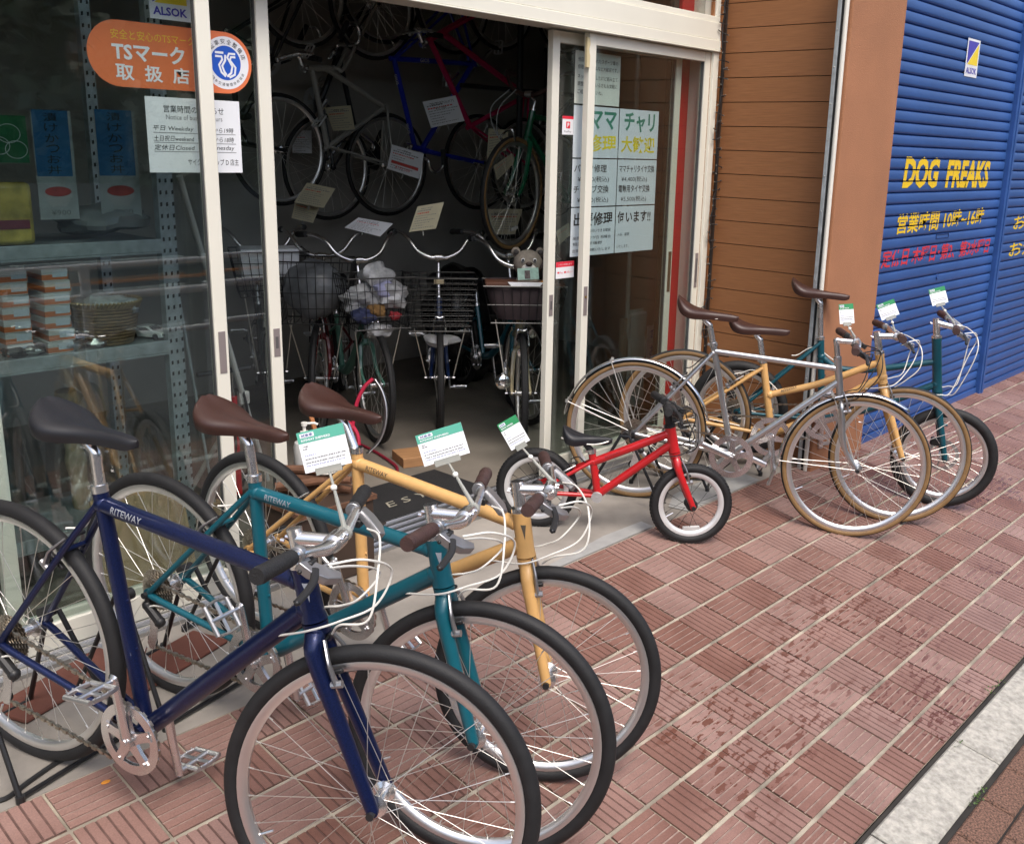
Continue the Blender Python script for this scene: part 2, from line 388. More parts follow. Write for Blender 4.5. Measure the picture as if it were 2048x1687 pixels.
road = MB().add([(-60, -60, -0.42), (60, -60, -0.42), (60, -2.4, -0.42), (-60, -2.4, -0.42)], [(0, 1, 2, 3)]).build('road', asphalt); tag(road, kind='structure')
# concrete apron in front of the doors, with its pale front strip
ap = MB(); ap.b2((-4, -0.001, -0.15), (4.70, 2.0, 0.0)); apo = tag(ap.build('concrete_apron', concrete, smooth=False), kind='structure')
patch = mat('fresh_mortar', (0.33, 0.33, 0.32), 0.85, var=0.1, scale=14, bump=0.3)
st = MB()
pts = [(onZ(p).x, onZ(p).y) for p in [(1085, 1135), (1215, 1065), (1330, 1010), (1340, 1035), (1300, 1056), (1121, 1134)]]
edge = [(2.66, 0.002), (3.35, 0.002), (3.36, 0.075), (3.1, 0.085), (2.9, 0.06), (2.72, 0.045)]
st.add([(a, b, 0.004) for a, b in edge], [tuple(range(6))])
edge2 = [(3.62, 0.002), (4.25, 0.002), (4.3, 0.16), (4.0, 0.20), (3.75, 0.18), (3.6, 0.1)]
st.add([(a, b, 0.004) for a, b in edge2], [tuple(range(6))])
st.build('mortar_patch', patch, apo, smooth=False)

# ------------------------------------------------------------------ shop building
wall_dark = mat('shop_wall', (0.40, 0.38, 0.35), 0.9, var=0.15, scale=2.5, bump=0.2, bscale=40)
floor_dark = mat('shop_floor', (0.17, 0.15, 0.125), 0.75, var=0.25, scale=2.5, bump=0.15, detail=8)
stucco = mat('orange_stucco', (0.37, 0.165, 0.082), 0.92, var=0.10, scale=3, bump=1.0, bscale=210, detail=6)
cream_wall = mat('upper_wall', (0.45, 0.40, 0.33), 0.9, var=0.1, bump=0.3)
shop = thing('shop_building', 'bicycle shop with dark concrete interior behind cream sliding doors', 'building', (2, 0.7, 0))
def sbx(name, a, b, m):
    mb = MB().b2(a, b); mb.xf(Matrix.Translation((-2, -0.7, 0))); return mb.build(name, m, shop, smooth=False)
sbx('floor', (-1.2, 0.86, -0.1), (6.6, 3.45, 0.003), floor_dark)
sbx('back_wall', (-1.2, 3.45, 0), (6.6, 3.6, 3.2), wall_dark)
sbx('left_wall', (-1.35, 0.86, 0), (-1.2, 3.6, 3.2), wall_dark)
sbx('right_wall', (6.3, 0.86, 0), (6.45, 3.45, 3.2), wall_dark)
sbx('front_return', (4.735, 0.72, 0), (6.6, 0.86, 3.0), wall_dark)
sbx('ceiling', (-1.35, 0.66, 2.95), (6.6, 3.6, 3.1), wall_dark)
sbx('upper_wall', (-4, 0.66, 2.66), (4.73, 0.85, 6.0), cream_wall)
sbx('left_facade', (-4, 0.6, 0), (-1.2, 0.85, 2.66), cream_wall)
sbx('right_upper_wall', (4.74, -0.03, 2.62), (9.4, 0.85, 6.0), cream_wall)

# return wall of brown boards
side = thing('board_wall', 'brown wood-grain fibre board wall beside the sliding doors', 'wall', (4.72, 0.34, 0))
board_m = mat('brown_board', (0.305, 0.130, 0.050), 0.55, var=0.13, scale=5, stretch=(1, 1.6, 40), bump=0.3, bscale=7)
backing = mat('joint_shadow', (0.03, 0.018, 0.012), 0.9)
L0 = Matrix.Translation((-4.72, -0.34, 0))
MB().b2((4.729, -0.044, 0), (4.80, 0.70, 2.62)).xf(L0).build('backing', backing, side, smooth=False)
PZ = 0.1245; z0 = 2.243 - PZ * 18
bmesh_ = MB().box((0, 0, 0), (0.016, 0.722, PZ - 0.0040)).mesh('board', board_m, smooth=False)
bm2 = MB().box((0, 0, 0), (0.118, 0.016, PZ - 0.0045)).mesh('board', board_m, smooth=False)
for k in range(22):
    zc = z0 + PZ * (k + 0.5)
    if zc - PZ / 2 < 0 and zc + PZ / 2 < 0.03: continue
    b = link('board', bmesh_, side, (0.003, -0.0185, zc)); b.scale = (1, 1, 1)
    link('corner_board', bm2, side, (-0.063, 0.351, zc))
MB().b2((4.700, 0.668, 0), (4.7135, 0.6825, 2.62)).xf(L0).build('corner_joint', backing, side, smooth=False)
# pillar with guide rail and pipe
pil = thing('pillar', 'square orange-brown stucco pillar between board wall and blue shutter', 'pillar', (4.87, -0.03, 0))
LP = Matrix.Translation((-4.87, 0.03, 0))
pm = MB().b2((4.60, -0.10, -0.03), (5.20, -0.045, 2.62)).xf(LP); po = pm.build('pillar_body', stucco, pil, smooth=False); bv = po.modifiers.new('b', 'BEVEL'); bv.width = 0.008; bv.segments = 2
gr = thing('shutter_guide_rail', 'tall grey galvanised shutter guide rail with dark slot by the pillar', 'guide rail', (4.60, -0.02, 0))
g = MB(); g.b2((-0.026, -0.032, -0.01), (-0.004, -0.012, 2.62)); g.build('rail', galv, gr, smooth=False, bevel=.002)
MB().b2((-0.020, -0.046, -0.005), (-0.006, -0.0325, 2.62)).build('slot', mat('dark_slot', (0.01, 0.01, 0.01), 0.8), gr, smooth=False)
scw = MB()
for k in range(14): scw.ball((-0.026, -0.022, 0.15 + k * 0.17), 0.004, 8, 6)
scw.build('screw_row', alu_dull, gr)
pipe = MB().tube([(0, 0, 0.02), (0, 0, 2.62)], 0.0115, 14); pipe.tube([(0, 0, -0.005), (0, 0, 0.03)], 0.010, 10)
pp = pipe.build('drain_pipe', mat('white_pvc', srgb(225, 222, 212), 0.35, var=0.06, scale=4)); pp.location = (4.585, -0.075, 0); tag(pp, 'thin white plastic pipe running up the pillar edge', 'pipe')
hook = MB().tube(spline([(0, 0, 0), (-0.015, -0.02, 0.004), (0, -0.035, 0), (0.02, -0.035, -0.01)], 6), 0.003, 6)
hk = hook.build('wall_hook', alu); hk.location = onY((1712, 842), -0.1); tag(hk, 'small metal hook on the stucco pillar near the shutter', 'hook')

# roller shutters
blue = mat('shutter_blue', (0.032, 0.092, 0.29), 0.42, var=0.18, scale=2.0, stretch=(1, 1, 3), bump=0.1, bscale=30, detail=8)
SP = 0.063; NS = 42
prof = [(0.010, 0.0), (-0.001, 0.0015), (-0.006, 0.006), (-0.0085, 0.014), (-0.0085, 0.046), (-0.006, 0.0545), (0.004, 0.0575), (0.010, SP)]
def shutter(x0, x1, name, label):
    t = thing(name, label, 'shutter', ((x0 + x1) / 2, -0.05, 0.0), group='blue roller shutters'); hw = (x1 - x0) / 2
    mb = MB(); mb.add([(-hw, y - 0.0, z) for y, z in prof] + [(hw, y, z) for y, z in prof], [(i, i + 1, i + 1 + len(prof), i + len(prof)) for i in range(len(prof) - 1)])
    me = mb.mesh('slat', blue, smooth=True, angle=50)
    for k in range(NS): link('slat', me, t, (0, random.uniform(-.0006, .0006), 0.035 + SP * k))
    MB().b2((-hw, -0.016, -0.012), (hw, 0.012, 0.033)).build('bottom_bar', blue, t, smooth=False)
    MB().b2((-hw, 0.011, 0), (hw, 0.02, 2.62)).build('curtain_back', mat('shutter_gap', (0.006, 0.012, 0.04), 0.8), t, smooth=False)
    return t
sh1 = shutter(5.20, 7.115, 'roller_shutter', 'closed blue roller shutter painted with DOG FREAKS in yellow')
sh2 = shutter(7.205, 9.2, 'roller_shutter', 'closed blue roller shutter beyond the blue post, yellow characters at its edge')
bp = thing('shutter_post', 'narrow blue painted steel post between the two shutters', 'post', (7.16, -0.06, -0.01))
MB().b2((-0.042, -0.03, -0.01), (0.042, 0.06, 2.63)).build('post_body', blue, bp, smooth=False, bevel=0.004)
MB().b2((-0.012, -0.036, 0.0), (0.004, -0.0305, 2.62)).build('cover_strip', blue, bp, smooth=False)
yel = mat('yellow_paint', (0.80, 0.53, 0.015), 0.5, var=0.06); redp = mat('red_paint', (0.62, 0.035, 0.05), 0.5, var=0.06)
def slat_text(t, s, m, p00, p10, p01, shear=0.0, bold=0.0):
    """painted on the slats: cut away where the joints are; p00 lower left, p10 lower right, p01 upper left (photo pixels)"""
    a, b, c = (onY(p, -0.06) for p in (p00, p10, p01)); vs, fs, asp = text_data(s, shear, bold)
    me = bpy.data.meshes.new('lettering'); off = t.location
    me.from_pydata([tuple(a + (b - a) * x + (c - a) * y - off) for x, y in vs], [], fs)
    bm = bmesh.new(); bm.from_mesh(me)
    zs = [v.co.z for v in bm.verts]
    for k in range(NS):
        for dz in (0.0, 0.0022, 0.0580):
            z = 0.035 + SP * k + dz
            if min(zs) < z < max(zs): bmesh.ops.bisect_plane(bm, geom=bm.verts[:] + bm.edges[:] + bm.faces[:], plane_co=(0, 0, z), plane_no=(0, 0, 1))
    kill = []
    for f_ in bm.faces:
        q = (f_.calc_center_median().z - 0.035) % SP
        if q < 0.0022 or q > 0.0580: kill.append(f_)
    bmesh.ops.delete(bm, geom=kill, context='FACES')
    for v in bm.verts: v.co.y = -0.0095
    bm.to_mesh(me); bm.free(); me.materials.append(m); link('lettering', me, t)
slat_text(sh1, 'DOG  FREAKS', yel, (1804, 377), (1975, 376), (1811, 312), shear=0.12, bold=0.045)
slat_text(sh1, '営業時間 10時~16時', yel, (1793, 469), (1966, 449), (1797, 428), shear=0.1, bold=0.022)
slat_text(sh1, '定休日 木曜日･第2、第3水曜日', redp, (1761, 538), (1977, 506), (1766, 500), shear=0.1, bold=0.022)
slat_text(sh2, 'お迎え', yel, (2025, 462), (2100, 447), (2030, 430), bold=0.012)
slat_text(sh2, 'お送り', yel, (2016, 516), (2092, 500), (2021, 484), bold=0.012)
hd = MB(); c0 = onY((1885, 472), -0.06) - sh1.location
for a, b in (((-.10, -.013), (.10, -.010)), ((-.10, .010), (.10, .013)), ((-.10, -.013), (-.096, .013)), ((.096, -.013), (.10, .013))):
    hd.b2((c0.x + a[0], -0.0115, c0.z + a[1]), (c0.x + b[0], -0.008, c0.z + b[1]))
hd.build('hand_pull', mat('shutter_blue_dark', (0.012, 0.03, 0.12), 0.5), sh1, smooth=False)
c1 = onY((1874, 553), -0.06) - sh1.location
MB().cyl((c1.x, -0.008, c1.z), (c1.x, -0.016, c1.z), 0.016).build('lock', blue, sh1)
def sticker_guard(parent, o, u, wv, W, H, M=None):
    """white label: blue and yellow triangles over the word ALSOK"""
    wm = mat('sticker_white', srgb(225, 226, 230), 0.4); bl = mat('sticker_blue', (0.06, 0.04, 0.38), 0.4); ye = mat('sticker_yellow', (0.85, 0.62, 0.02), 0.4)
    n = V(u).cross(V(wv)).normalized(); u, wv, o = V(u).normalized(), V(wv).normalized(), V(o)
    MB().prism([(0, 0), (W, 0), (W, H), (0, H)], o, u, wv, n, 0.0008).build('label_sheet', wm, parent, smooth=False)
    q = o + n * 0.0016
    MB().add([q + u * a * W + wv * b * H for a, b in ((.08, .32), (.08, .94), (.92, .94))], [(0, 1, 2)]).build('blue_triangle', bl, parent, smooth=False)
    MB().add([q + u * a * W + wv * b * H for a, b in ((.12, .32), (.92, .32), (.92, .90))], [(0, 1, 2)]).build('yellow_triangle', ye, parent, smooth=False)
    text(parent, 'ALSOK', bl, frame_m(q + u * W * .08 + wv * H * .08, u, wv), w=W * .84, h=H * .17, bold=0.03)
sg = thing('security_sticker', 'blue and yellow security company sticker on the blue shutter', 'sticker', onY((1928, 152), -0.0615))
A0 = onY((1928, 152), -0.0615); sticker_guard(sg, (0, 0, 0), (1, 0, 0), (0, 0, 1), 0.20, 0.215)
# ------------------------------------------------------------------ shop front frame and sliding doors
fr = thing('shopfront_frame', 'cream aluminium shopfront frame with header, transom and floor track', 'door frame', (2.7, 0.74, 0))
LF = Matrix.Translation((-2.7, -0.74, 0))
def fb(name, a, b, m=white_paint, bev=0.003):
    return MB().b2(a, b).xf(LF).build(name, m, fr, smooth=False, bevel=bev)
fb('header', (-1.2, 0.655, 2.125), (4.645, 0.83, 2.175)); fb('header_panel', (-1.2, 0.66, 2.176), (4.645, 0.83, 2.262))
fb('transom_rail', (-1.2, 0.668, 2.263), (4.645, 0.82, 2.292)); fb('header_lip', (-1.2, 0.650, 2.118), (4.645, 0.70, 2.1245))
fb('jamb', (4.602, 0.665, 0.0), (4.650, 0.83, 2.1245)); fb('transom_jamb', (4.612, 0.672, 2.2925), (4.650, 0.82, 2.66)); fb('jamb', (-1.2, 0.665, 0.0), (-1.15, 0.83, 2.1245))
for x in (1.9, 3.52): fb('transom_post', (x, 0.69, 2.2925), (x + 0.045, 0.80, 2.66))
for i, (a, b) in enumerate(((-1.2, 1.899), (1.946, 3.519), (3.566, 4.611))):
    MB().b2((a, 0.744, 2.2925), (b, 0.749, 2.66)).xf(LF).build('transom_pane', glass, fr, smooth=False)
for k, y in enumerate((0.605, 0.655, 0.705, 0.755, 0.805)):
    fb('track', (-1.15, y, 0.0), (4.602, y + 0.045, 0.014), alu_dull, 0.001); fb('track_rib', (-1.15, y + 0.018, 0.0145), (4.602, y + 0.024, 0.022), alu, 0)
plate = mat('handle_plate', srgb(150, 140, 138), 0.45, 0.3, var=0.08); plate_dark = mat('handle_recess', (0.13, 0.12, 0.12), 0.5, 0.2); brown_plate = mat('brown_plate', (0.16, 0.09, 0.05), 0.5)
def door(x0, x1, y, label, sw=0.048, hx=None, handle=None, left_stile=True):
    t = thing('sliding_door', label, 'door', ((x0 + x1) / 2, y, 0.02), group=None); hw = (x1 - x0) / 2
    T = 0.034
    for a, b in ((-hw, -hw + sw), (hw - sw, hw)):
        MB().b2((a, -T / 2, 0.0), (b, T / 2, 2.095)).build('stile', white_paint, t, smooth=False, bevel=0.003)
    MB().b2((-hw + sw + .0005, -T / 2 + .002, 0.0), (hw - sw - .0005, T / 2 - .002, 0.085)).build('bottom_rail', white_paint, t, smooth=False, bevel=0.003)
    MB().b2((-hw + sw + .0005, -T / 2 + .002, 2.045), (hw - sw - .0005, T / 2 - .002, 2.095)).build('top_rail', white_paint, t, smooth=False, bevel=0.003)
    MB().b2((-hw + sw - .002, -0.0025, 0.083), (hw - sw + .002, 0.0025, 2.047)).build('pane', glass, t, smooth=False)
    gs = mat('glazing_seal', (0.10, 0.10, 0.10), 0.6)
    for a in (-hw + sw, hw - sw): MB().b2((a - .002, -0.009, 0.085), (a + .002, 0.009, 2.045)).build('seal', gs, t, smooth=False)
    if handle:
        for (side, z0, z1, kind) in handle:
            c = (-hw + sw / 2) if side < 0 else (hw - sw / 2); m = brown_plate if kind == 'brown' else plate
            h = MB().b2((c - 0.013, -T / 2 - .0025, z0), (c + 0.013, -T / 2 - .0002, z1)).build('pull_handle', m, t, smooth=False, bevel=0.001)
            if kind == 'pull': MB().b2((c - 0.006, -T / 2 - .0032, z0 + .03), (c + 0.006, -T / 2 - .0026, z1 - .03)).build('recess', plate_dark, h, smooth=False)
            if kind == 'key': MB().cyl((c, -T / 2 - .006, (z0 + z1) / 2 + .02), (c, -T / 2 - .002, (z0 + z1) / 2 + .02), 0.006).build('keyhole', mat('brass', (0.5, 0.33, 0.1), 0.35, 1.0), h)
    return t
zL = [onY(p, .70).z - 0.02 for p in ((440, 661), (449, 743))]; zR = [onY(p, .78).z - 0.02 for p in ((546, 655), (551, 710))]
door(0.745, 1.755, 0.70, 'cream framed sliding door with flat grey plate, front left leaf by the shelf rack', handle=[(1, zL[1], zL[0], 'plate')])
door(1.0, 2.014, 0.775, 'cream framed sliding door carrying the orange oval sticker, edge of the open doorway', handle=[(1, zR[1], zR[0], 'pull')])
zq = [onY(p, .78).z - 0.02 for p in ((1098, 588), (1097, 630))]
door(3.453, 4.452, 0.775, 'cream framed sliding door carrying the green and yellow price sheets', handle=[(-1, zq[1], zq[0], 'pull'), (1, 0.84, 1.06, 'brown')])
zk = [onY(p, .70).z - 0.02 for p in ((1166, 572), (1163, 630))]
door(3.617, 4.60, 0.70, 'cream framed sliding door with key plate, front leaf beside the board wall', handle=[(-1, zk[1], zk[0], 'key'), (1, 0.86, 1.05, 'pull')])
door(-1.14, 0.0, 0.70, 'cream framed sliding door at the far end of the shopfront')
door(-0.27, 0.74, 0.775, 'cream framed sliding door standing left of the shelf rack')
latch = MB().prism([(0, 0), (.02, 0), (.022, .05), (.012, .075), (.022, .1), (.018, .125), (0, .13)], (0, 0, 0), (1, 0, 0), (0, 0, 1), (0, -1, 0), 0.012).build('door_catch', mat('aged_plastic', srgb(205, 190, 150), 0.5)); latch.location = (3.594, 0.690, 1.965); tag(latch, 'small yellowed plastic door catch on the door edge', 'catch')

# ------------------------------------------------------------------ stickers and notices on the left glass
YG = 0.7715
def card_thing(name, label, cat, a, b, m, y=YG, th=0.0006, group=None):
    """flat sheet on the glass plane y, lower left a, upper right b (x,z)"""
    t = thing(name, label, cat, (a[0], y, a[1]), group=group); W, H = b[0] - a[0], b[1] - a[1]
    MB().b2((0, -th, 0), (W, 0, H)).build('sheet', m, t, smooth=False); return t, W, H
FX = lambda x, z, y=-0.0012: frame_m(V((x, y, z)), (1, 0, 0), (0, 0, 1))
orange = mat('sticker_orange', (0.78, 0.20, 0.075), 0.4, var=0.03); ts_blue = mat('ts_blue', (0.02, 0.10, 0.52), 0.4)
swhite = mat('sticker_white2', srgb(235, 236, 240), 0.4, var=0.02)
A = onY((175, 120), YG); B_ = onY((502, 115), YG); T_ = onY((300, 44), YG); Bt = onY((420, 186), YG)
W = B_.x - A.x; H = 0.195; t = thing('safety_mark_sticker', 'orange oval bicycle safety mark sticker across the left glass', 'sticker', (A.x, YG, 1.75))
r = H / 2; out = [(r + r * math.cos(a), r + r * math.sin(a)) for a in [math.pi / 2 + math.pi * k / 20 for k in range(21)]] + [(W - r + r * math.cos(a), r + r * math.sin(a)) for a in [-math.pi / 2 + math.pi * k / 20 for k in range(21)]]
MB().prism(out, (0, 0, 0), (1, 0, 0), (0, 0, 1), (0, -1, 0), 0.0006).build('oval', orange, t, smooth=False)
cx = W - r * 0.98
def disc(x, z, rr, y): return MB().add([(x + rr * math.cos(2 * math.pi * k / 48), y, z + rr * math.sin(2 * math.pi * k / 48)) for k in range(48)], [tuple(range(48))])
disc(cx, r, r * .86, -.0010).build('white_disc', swhite, t, smooth=False); disc(cx, r, r * .56, -.0014).build('blue_disc', ts_blue, t, smooth=False)
mk = MB()
for off in (-.012, .0):
    k = r * .52
    mk.tube([(cx - k * .75, -.0018, r + k * .62 + off), (cx - k * .15, -.0018, r + k * .62 + off)] if off == 0 else [(cx - k * .75, -.0018, r + k * .62 + off), (cx - k * .3, -.0018, r + k * .62 + off), (cx - k * .25, -.0018, r + k * .2), (cx - k * .5, -.0018, r - k * .15), (cx - k * .35, -.0018, r - k * .6), (cx - k * .05, -.0018, r - k * .85)], 0.0042, 6, flat=((0, 1, 0), 1.0))
mk.tube([(cx + k * .7, -.0018, r + k * .6), (cx + k * .25, -.0018, r + k * .6), (cx + k * .12, -.0018, r + k * .35), (cx + k * .45, -.0018, r - k * .2), (cx + k * .35, -.0018, r - k * .6), (cx + k * .05, -.0018, r - k * .85)], 0.0042, 6, flat=((0, 1, 0), 1.0))
mk.tube([(cx + k * .7, -.0018, r + k * .4), (cx + k * .38, -.0018, r + k * .4), (cx + k * .30, -.0018, r + k * .2), (cx + k * .68, -.0018, r - k * .25), (cx + k * .6, -.0018, r - k * .7), (cx + k * .2, -.0018, r - k * .9)], 0.0042, 6, flat=((0, 1, 0), 1.0))
mk.tube([(cx - k * .02, -.0018, r + k * .5), (cx - k * .05, -.0018, r + k * .15), (cx - k * .28, -.0018, r - k * .2), (cx - k * .15, -.0018, r - k * .55), (cx + k * .0, -.0018, r - k * .75)], 0.0042, 6, flat=((0, 1, 0), 1.0))
mk.v = [V((q.x, -.0018 + (q.y + .0018) * .06, q.z)) for q in mk.v]; mk.build('ts_emblem', swhite, t)
def arc_text(parent, s, m, cx, cz, rad, a0, a1, h, y, inward=False):
    n = len(s)
    for i, ch in enumerate(s):
        if ch == ' ': continue
        a = a0 + (a1 - a0) * i / (n - 1); d = V((math.cos(a), 0, math.sin(a))); up = -d if inward else d; x = V((up.z, 0, -up.x))
        text(parent, ch, m, frame_m(V((cx, y, cz)) + d * rad - x * h * .45 - up * h * .45, x, up), w=h * .9, h=h * .9)
arc_text(t, '自転車安全整備店', ink, cx, r, r * .70, R_(155), R_(20), 0.018, -.0016)
arc_text(t, '日本交通管理技術協会', ink, cx, r, r * .71, R_(225), R_(330), 0.011, -.0016, True)
text(t, '安全と安心のTSマーク', mat('lemon', (0.85, 0.55, 0.05), .5), FX(.075, H * .72), w=.27, h=.028)
text(t, 'TSマーク', swhite, FX(.075, H * .40), w=.235, h=.055, bold=.03); text(t, '取  扱  店', swhite, FX(.082, H * .10), w=.24, h=.05, bold=.02)
t, W, H = card_thing('opening_hours_notice', 'white opening hours notice taped below the orange sticker', 'notice', (onY((300, 345), YG).x, onY((300, 345), YG).z), (onY((485, 345), YG).x, onY((289, 192), YG).z), paper)
text(t, '営業時間のお知らせ', ink, FX(W * .18, H * .80), w=W * .64, h=H * .10); text(t, 'Notice of business hours', grey_ink, FX(W * .20, H * .71), w=W * .60, h=H * .065)
for z, a, b in ((.55, '平日 Weekday', '10時から19時'), (.42, '土日祝日weekend', '10時から18時'), (.30, '定休日Closed', 'Wednesday')):
    text(t, a, ink, FX(W * .06, H * z), w=W * .42, h=H * .075, shear=.15); text(t, b, ink, FX(W * .58, H * z), w=W * .34, h=H * .075, shear=.15)
    MB().b2((W * .06, -.0012, H * (z - .022)), (W * .94, -.0010, H * (z - .014))).build('rule', grey_ink, t, smooth=False)
text(t, 'サイクルショップ D 店主', ink, FX(W * .40, H * .10), w=W * .56, h=H * .09)
a = onY((300, 36), YG); sg2 = thing('security_sticker', 'white square security company sticker above the orange oval sticker', 'sticker', a); sticker_guard(sg2, (0, 0, 0), (1, 0, 0), (0, 0, 1), 0.135, 0.15)
# small payment stickers on the right leaf
def pay(label, c0, c1, lines):
    a = onY(c0, YG); b = onY(c1, YG); t = thing('payment_sticker', label, 'sticker', a); W, H = b.x - a.x, b.z - a.z
    MB().b2((0, -.0006, 0), (W, 0, H)).build('sheet', swhite, t, smooth=False); MB().b2((0, -.0010, H * .68 if lines else H * .84), (W, -.0007, H)).build('red_band', mat('pay_red', (0.75, 0.03, 0.06), .4), t, smooth=False)
    return t, W, H
pr_ = mat('pay_red', (0.75, 0.03, 0.06), .4)
t, W, H = pay('small white payment sticker with red P mark on the glass', (1124, 269), (1147, 233), False)
text(t, 'PayPay', grey_ink, FX(W * .18, H * .10), w=W * .64, h=H * .12); lg = MB().b2((W * .34, -.0012, H * .34), (W * .70, -.0009, H * .70)).build('emblem', pr_, t, smooth=False); text(t, 'P', swhite, FX(W * .42, H * .38, -.0015), w=W * .2, h=H * .26, shear=.15, bold=.03)
t, W, H = pay('red topped payment sticker lower on the same glass', (1111, 558), (1148, 521), True)
text(t, 'いろいろ使えます', swhite, FX(W * .12, H * .78, -.0014), w=W * .76, h=H * .10); text(t, '●Pay ■d払い', pr_, FX(W * .08, H * .26), w=W * .84, h=H * .17)
# notices on the right rear leaf
PB = mat('pale_blue_paper', srgb(214, 224, 230), 0.65, var=0.03, scale=3); PG = mat('pale_green_paper', srgb(222, 228, 218), 0.65, var=0.03, scale=3)
green_i = mat('green_ink', (0.06, 0.27, 0.19), .5); yel_i = mat('yellow_ink', (0.80, 0.66, 0.03), .5)
X0, X1, XM = onY((1148, 210), YG).x, onY((1318, 222), YG).x, onY((1232, 400), YG).x
zt, z1, z2, z3 = onY((1148, 210), YG).z, onY((1232, 318), YG).z, onY((1232, 412), YG).z, onY((1140, 514), YG).z
a, b = onY((1150, 100), YG), onY((1237, 213), YG)
t, W, H = card_thing('repair_notice', 'pale sheet of small print above the bicycle repair price sheets', 'notice', (X0, zt + .008), (XM - .006, a.z), PG)
for z, s_ in ((.80, '他店で購入されたスポーツ車の'), (.66, '修理、カスタムなど大歓迎です。'), (.48, 'ネットで購入したけど組み立て'), (.34, '調整に困っている方もお気軽に'), (.19, 'ご相談くださいね。')): text(t, s_, ink, FX(W * .06, H * z), w=W * (.88 if len(s_) > 10 else .55), h=H * .085)
def sheet(label, x0, x1, za, zb, items):
    t, W, H = card_thing('price_sheet', label, 'notice', (x0, za), (x1, zb), PB, group='repair price sheets')
    for (s_, m, x, z, w_, h_, bo) in items: text(t, s_, m, FX(W * x, H * z), w=W * w_, h=H * h_, bold=bo)
    return t
g_ = .006
sheet('repair price sheet with two green characters over yellow ones, behind the door edge', X0, XM - g_ / 2, z1 + g_ / 2, zt, [('ママ', green_i, .35, .56, .60, .36, .03), ('修理', yel_i, .30, .12, .66, .34, .02), ])
sheet('repair price sheet with three green katakana over yellow characters', XM + g_ / 2, X1, z1 + g_ / 2, zt, [('チャリ', green_i, .12, .54, .78, .40, .03), ('大歓迎', yel_i, .06, .12, .86, .34, .02)])
sheet('puncture and tube price sheet listing yen amounts', X0, XM - g_ / 2, z2 + g_ / 2, z1 - g_ / 2, [('パンク修理', ink, .04, .72, .72, .17, .01), ('¥1,200(税込)', ink, .12, .50, .70, .14, 0), ('チューブ交換', ink, .04, .28, .78, .17, .01), ('¥2,750(税込)', ink, .12, .06, .70, .14, 0)])
sheet('tyre replacement price sheet showing 4,400 and 5,500 yen', XM + g_ / 2, X1, z2 + g_ / 2, z1 - g_ / 2, [('ママチャリタイヤ交換', ink, .04, .72, .90, .17, .01), ('¥4,400(税込)', ink, .10, .50, .66, .14, 0), ('電動用タイヤ交換', ink, .04, .28, .80, .17, .01), ('¥5,500(税込)', ink, .10, .06, .66, .14, 0)])
sheet('home repair visit sheet, lower half beside the door edge', X0, XM - g_ / 2, z3, z2 - g_ / 2, [('出張修理', ink, .06, .62, .88, .28, .02), ('お伺いできる範囲', ink, .40, .48, .5, .07, 0), ('座間 ひばりが丘 相模台', ink, .05, .34, .86, .07, 0), ('相武台 新磯野', ink, .05, .22, .66, .07, 0), ('出張料金を頂戴いたします', ink, .05, .08, .86, .07, 0)])
sheet('home repair visit sheet ending in two exclamation marks', XM + g_ / 2, X1, z3, z2 - g_ / 2, [('伺います!!', ink, .04, .64, .86, .26, .02), ('入谷、座間', ink, .05, .36, .30, .07, 0), ('いたします。', ink, .05, .10, .30, .07, 0)])

# fairy lights down the door jamb
fl = thing('fairy_light_string', 'black fairy light cable hanging down the cream jamb', 'string lights', (4.650, 0.652, 0))
pts = []; rr = random.Random(11)
for k in range(60):
    z = 2.62 - k * 0.045; pts.append((0.010 + 0.016 * math.sin(k * .55) + rr.uniform(-.006, .006), 0.0 + rr.uniform(-.004, .004), z))
pts = [p for p in pts if p[2] > 0.05]
MB().tube(spline(pts, 3), 0.0042, 6).build('cable', black, fl)
twig = MB(); lamps = MB()
for k in range(1, len(pts)):
    for q in range(2):
        s_ = rr.choice((-1, 1)); p = V(pts[k]); e = p + V((s_ * rr.uniform(.024, .045), rr.uniform(-.02, .0), rr.uniform(-.012, .014))); twig.tube([p, e], 0.0030, 5); lamps.ball(e, 0.0035, 6, 5)
tag(twig.build('bulb_stems', black, fl), kind='stuff'); tag(lamps.build('bulb_tips', mat('clear_bulb', (0.5, 0.48, 0.4), 0.15, trans=.6), fl), kind='stuff')
sw = MB().tube(spline([(4.36, 0.66, 2.66), (4.42, 0.655, 2.44), (4.50, 0.655, 2.38), (4.58, 0.655, 2.40), (4.64, 0.655, 2.55), (4.65, .655, 2.64)], 8), 0.004, 6)
so = sw.build('fairy_light_loop', black); tag(so, 'loop of black cable hanging in front of the transom glass', 'cable')
# ------------------------------------------------------------------ bicycles
def paint(name, c, metal=0.0, rough=0.32, coat=0.5, var=0.05, scale=40): return mat(name, c, rough, metal, var=var, scale=scale, coat=coat)
pedal_m = mat('pedal_alloy', (0.62, 0.62, 0.62), 0.3, 0.9); chain_m = mat('chain_steel', (0.40, 0.36, 0.30), 0.34, 1.0, var=0.3, scale=120)
gum = mat('gum_sidewall', (0.23, 0.135, 0.055), 0.6, var=0.12, scale=30); brown_leather = mat('brown_saddle', (0.046, 0.019, 0.014), 0.42, var=0.08, scale=20, bump=0.12, bscale=500)
black_saddle = mat('black_saddle', (0.010, 0.0105, 0.014), 0.5, var=0.1, scale=20, bump=0.12, bscale=500)
brown_grip = mat('brown_grip', (0.055, 0.026, 0.022), 0.6, var=0.2, scale=60, bump=0.6, bscale=260); black_grip = mat('black_grip', (0.014, 0.014, 0.015), 0.62, var=0.2, scale=60, bump=0.6, bscale=260)
